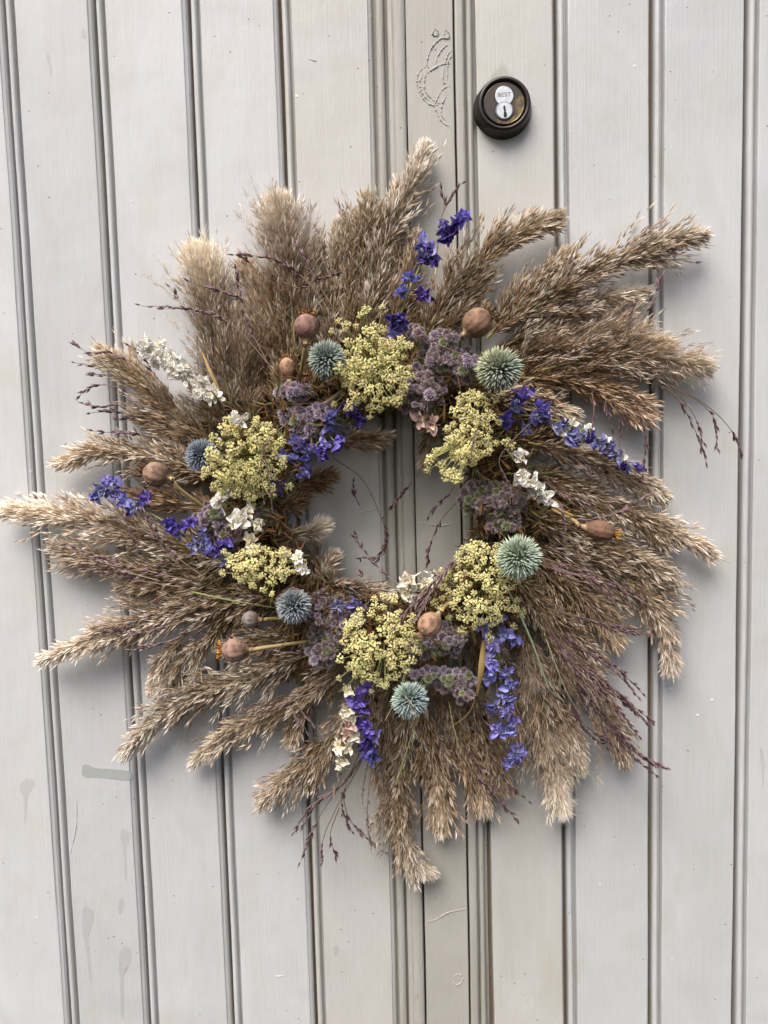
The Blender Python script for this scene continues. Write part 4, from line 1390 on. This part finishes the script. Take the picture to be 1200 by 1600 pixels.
SG = [
    ([(221, 478), (270, 480), (330, 490), (375, 518), (420, 570)], (52, 60), .62), ([(384, 398), (420, 404), (462, 424), (500, 462)], (52, 56), .8), ([(368, 398), (384, 404), (396, 418)], 44, .8),
    ([(369, 424), (375, 462), (392, 515), (430, 590)], (46, 56), .75), ([(298, 442), (332, 452), (368, 464), (387, 473), (440, 530)], (56, 58), .6), ([(267, 449), (280, 472), (300, 500)], (40, 44), .5),
    ([(466, 386), (480, 412), (496, 442), (520, 480)], (50, 54), .7), ([(525, 430), (495, 436), (470, 450), (440, 440)], 56, .7),
    ([(116, 537), (138, 552), (152, 562), (190, 590)], (34, 44), .55), ([(117, 567), (155, 573), (200, 600)], (32, 42), .45), ([(143, 585), (172, 588), (215, 605)], (30, 40), .45), ([(126, 616), (146, 604), (170, 602), (215, 615)], (34, 40), .55),
    ([(133, 630), (160, 636), (185, 633), (215, 645)], (36, 42), .75), ([(142, 645), (180, 643), (215, 650)], (34, 40), .7), ([(187, 655), (225, 656), (260, 670)], (34, 42), .6), ([(147, 674), (190, 677), (225, 680), (270, 690)], (34, 42), .65),
    ([(203, 540), (226, 560), (240, 584), (270, 620)], (44, 48), .65), ([(145, 550), (175, 552), (205, 570), (240, 600)], (42, 46), .6),
    ([(720, 288), (704, 312), (690, 340), (682, 400)], (38, 44), .5), ([(690, 300), (694, 322), (686, 350)], (38, 42), .6),
    ([(1035, 430), (1020, 468), (1002, 496), (985, 525)], (34, 40), .6), ([(987, 480), (978, 520), (960, 545)], (34, 40), .6), ([(845, 498), (830, 522), (815, 560)], (66, 62), .8, .8, .5), ([(924, 540), (880, 556), (835, 575)], (66, 62), .7, .7, .6),
    ([(1120, 698), (1116, 655), (1088, 625), (1045, 602)], (42, 44), .5), ([(1158, 708), (1142, 672), (1112, 640), (1060, 604)], (40, 44), .32), ([(1103, 720), (1086, 672), (1062, 628), (1040, 605)], (44, 46), .7), ([(1098, 690), (1085, 650), (1060, 615)], (44, 46), .4),
    ([(925, 668), (928, 640), (925, 612)], (68, 66), .8), ([(955, 668), (948, 640), (945, 615)], (66, 66), .8), ([(968, 700), (970, 660), (960, 630)], (60, 62), .7), ([(1004, 738), (1008, 690), (1000, 648), (985, 610)], (48, 52), .65),
    ([(1012, 774), (962, 802), (900, 814), (850, 800)], (54, 58), .7), ([(884, 842), (880, 805), (868, 780), (845, 760)], (64, 62), .6), ([(912, 785), (880, 772), (850, 752)], (64, 62), .7),
    ([(1038, 1200), (1002, 1182), (955, 1142), (905, 1070), (862, 990)], (50, 58), .85), ([(1025, 1196), (990, 1170), (940, 1115), (880, 1030)], (54, 60), .8), ([(1014, 1136), (965, 1082), (905, 1032), (850, 975)], (52, 58), .8),
    ([(1012, 1128), (975, 1098), (930, 1062), (870, 1000)], (50, 58), .8), ([(995, 1086), (952, 1042), (890, 1004), (840, 960)], (54, 58), .75), ([(950, 1161), (912, 1130), (890, 1085), (870, 1020)], (44, 54), .6), ([(1010, 990), (972, 986), (925, 972), (850, 950)], (48, 56), .75),
    ([(1005, 942), (950, 912), (890, 888), (840, 870)], (56, 62), .8), ([(960, 935), (920, 905), (870, 892), (840, 875)], (62, 66), .8), ([(965, 1110), (915, 1060), (875, 1010), (845, 950)], (60, 62), .8), ([(985, 1160), (930, 1100), (880, 1040)], (58, 62), .8),
    ([(475, 1290), (498, 1252), (540, 1222), (575, 1170)], (40, 46), .6), ([(470, 1345), (488, 1300), (508, 1262), (560, 1190)], (36, 44), .45), ([(503, 1348), (505, 1312), (522, 1270), (570, 1180)], (36, 44), .28, 1.2), ([(524, 1335), (516, 1304), (530, 1262)], (36, 40), .5),
    ([(548, 1298), (534, 1258), (545, 1215), (575, 1150)], (40, 48), .55), ([(599, 1332), (568, 1304), (545, 1278), (535, 1240)], (36, 42), .75), ([(580, 1322), (574, 1282), (578, 1220), (590, 1160)], (38, 48), .55, 1, .4), ([(566, 1250), (570, 1212), (585, 1160)], (42, 48), .5, 1, .4),
    ([(598, 1290), (600, 1240), (592, 1190), (590, 1150)], (44, 50), .6, 1, .2),
    ([(824, 1252), (792, 1222), (765, 1172), (740, 1120)], (44, 52), .7), ([(808, 1282), (780, 1252), (738, 1205), (690, 1135)], (44, 52), .75), ([(780, 1245), (745, 1195), (715, 1150)], (48, 54), .8),
    ([(592, 872), (603, 840), (592, 800), (565, 748), (520, 715)], (36, 48), .42), ([(600, 806), (625, 775), (642, 755), (672, 715)], (34, 46), .6), ([(670, 805), (688, 785), (702, 772), (715, 750)], (36, 46), .7), ([(668, 880), (672, 852), (690, 812), (722, 775)], (38, 46), .65),
    ([(555, 838), (572, 865), (598, 893), (625, 915)], (38, 50), .75), ([(562, 880), (565, 900), (575, 920)], (40, 46), .8), ([(565, 872), (590, 872), (602, 862)], 38, .7), ([(552, 755), (555, 775), (562, 790)], 34, .7),
    ([(648, 968), (682, 912), (715, 870), (740, 845)], (78, 62), .7), ([(655, 940), (690, 893), (735, 848)], (76, 60), .75), ([(622, 975), (655, 930), (690, 895)], (78, 70), .7),
    ([(105, 852), (152, 868), (222, 890), (300, 908)], (52, 58), .85), ([(135, 888), (200, 904), (285, 918)], (50, 56), .8), ([(125, 862), (180, 888), (250, 908)], (54, 58), .8), ([(197, 815), (215, 860), (226, 880)], (58, 58), .8), ([(225, 800), (248, 845), (285, 890)], (60, 60), .8), ([(240, 822), (262, 858), (318, 902)], (60, 60), .7),
    ([(165, 985), (210, 972), (262, 945)], (56, 58), .8), ([(205, 1016), (262, 1002), (320, 975)], (56, 58), .8), ([(170, 985), (225, 988), (290, 970)], (54, 58), .8),
    ([(402, 1112), (440, 1100), (495, 1080)], (58, 58), .8), ([(375, 1110), (390, 1080), (440, 1010), (455, 975)], (58, 66), .4, .7, .6), ([(478, 1140), (462, 1120), (455, 1105)], 46, .8), ([(498, 1140), (480, 1122), (470, 1110)], 44, .8),
    ([(412, 780), (408, 730), (418, 690), (450, 660)], (84, 80), .75, .8), ([(425, 790), (420, 745), (412, 700)], (82, 80), .8, .8), ([(735, 720), (740, 690), (752, 650)], (84, 80), .8, .8), ([(650, 525), (700, 545), (740, 560)], (76, 74), .4, .7), ([(795, 755), (780, 720), (800, 690), (830, 660)], (72, 70), .7, .8),
    ([(478, 930), (452, 920), (432, 935)], (84, 80), .8, .8), ([(648, 1118), (640, 1098), (628, 1080)], (92, 90), .8, .8, .5),
]
for a in SG:
    sprig(*a)
for a in SG[36:47]:                            # the crowded purple spray at the lower right
    dx, dy = rng.uniform(-26, 14), rng.uniform(-16, 22)
    sprig([(x + dx * (1 - .3 * k), y + dy * (1 - .3 * k)) for k, (x, y) in enumerate(a[0])], a[1], .8, 1.25)


# --- bare stems and strap leaves
def stalk(pts, hs, r, col, name='green_stalk'):
    w = curve([at(x, y, h) for (x, y), h in zip(pts, hs)], 20)
    mb = MB()
    tube(mb, w, np.linspace(r, r * .6, 20), lin(*col), 6)
    part(name, mb, M_STEM, wreath, w[0], True)


def strap(pts, hs, wid, col, col2):
    w = curve([at(x, y, h) for (x, y), h in zip(pts, hs)], 14)
    t = unit(np.gradient(w, axis=0))
    s = unit(np.cross(t, A3([.25, -1, .2])[None]))
    k = np.linspace(0, 1, 14)
    ww = wid * np.sin(np.pi * (.12 + .86 * k))[:, None]
    fold = A3([0, -1, 0]) * ww * .35
    v = np.stack([w + s * ww / 2, w + fold, w - s * ww / 2], 1).reshape(-1, 3)
    f = []
    for i in range(13):
        for j in range(2):
            a = i * 3 + j
            f += [(a, a + 1, a + 4), (a, a + 4, a + 3)]
    c = np.repeat(lin(*col)[None] * (1 - k[:, None]) + lin(*col2)[None] * k[:, None], 3, 0)
    mb = MB()
    mb.add(v, f, c)
    part('strap_leaf', mb, M_YELLOW, wreath, w[0], True)


stalk([(782, 898), (805, 945), (832, 1005), (860, 1085)], (66, 62, 60, 56), .0011, (148, 168, 134))
stalk([(530, 1150), (560, 1115), (600, 1060)], (52, 56, 52), .0006, (150, 146, 100))
stalk([(618, 1230), (640, 1160), (660, 1100)], (50, 54, 50), .0010, (128, 128, 78))
stalk([(600, 1130), (625, 1080), (640, 1050)], (56, 58, 54), .0007, (150, 146, 96))
stalk([(300, 925), (360, 938), (430, 950)], (56, 58, 56), .0010, (134, 136, 82))
stalk([(1110, 870), (1125, 873), (1140, 880)], (30, 30, 30), .0004, (150, 130, 100))
stalk([(1015, 510), (1000, 470), (985, 452)], (34, 36, 36), .0004, (140, 140, 96))
stalk([(700, 1140), (735, 1110), (748, 1060)], (58, 60, 56), .0004, (140, 116, 80))
stalk([(850, 780), (875, 797), (895, 806)], (56, 58, 56), .0022, (190, 152, 84))
stalk([(700, 1090), (715, 1160), (745, 1220)], (54, 54, 50), .0006, (150, 150, 100))
stalk([(850, 990), (885, 1080), (920, 1140)], (60, 58, 50), .0005, (176, 170, 140))
strap([(756, 1000), (752, 1045), (746, 1088)], (58, 64, 62), .0062, (150, 128, 74), (168, 140, 88))
strap([(316, 550), (328, 580), (342, 610), (352, 645)], (56, 58, 56, 50), .0030, (176, 140, 92), (206, 184, 132))
strap([(545, 600), (520, 622), (488, 640)], (60, 64, 60), .0030, (140, 124, 96), (160, 142, 108))
strap([(330, 610), (342, 628), (346, 650)], (62, 62, 56), .0022, (66, 48, 38), (84, 64, 48))
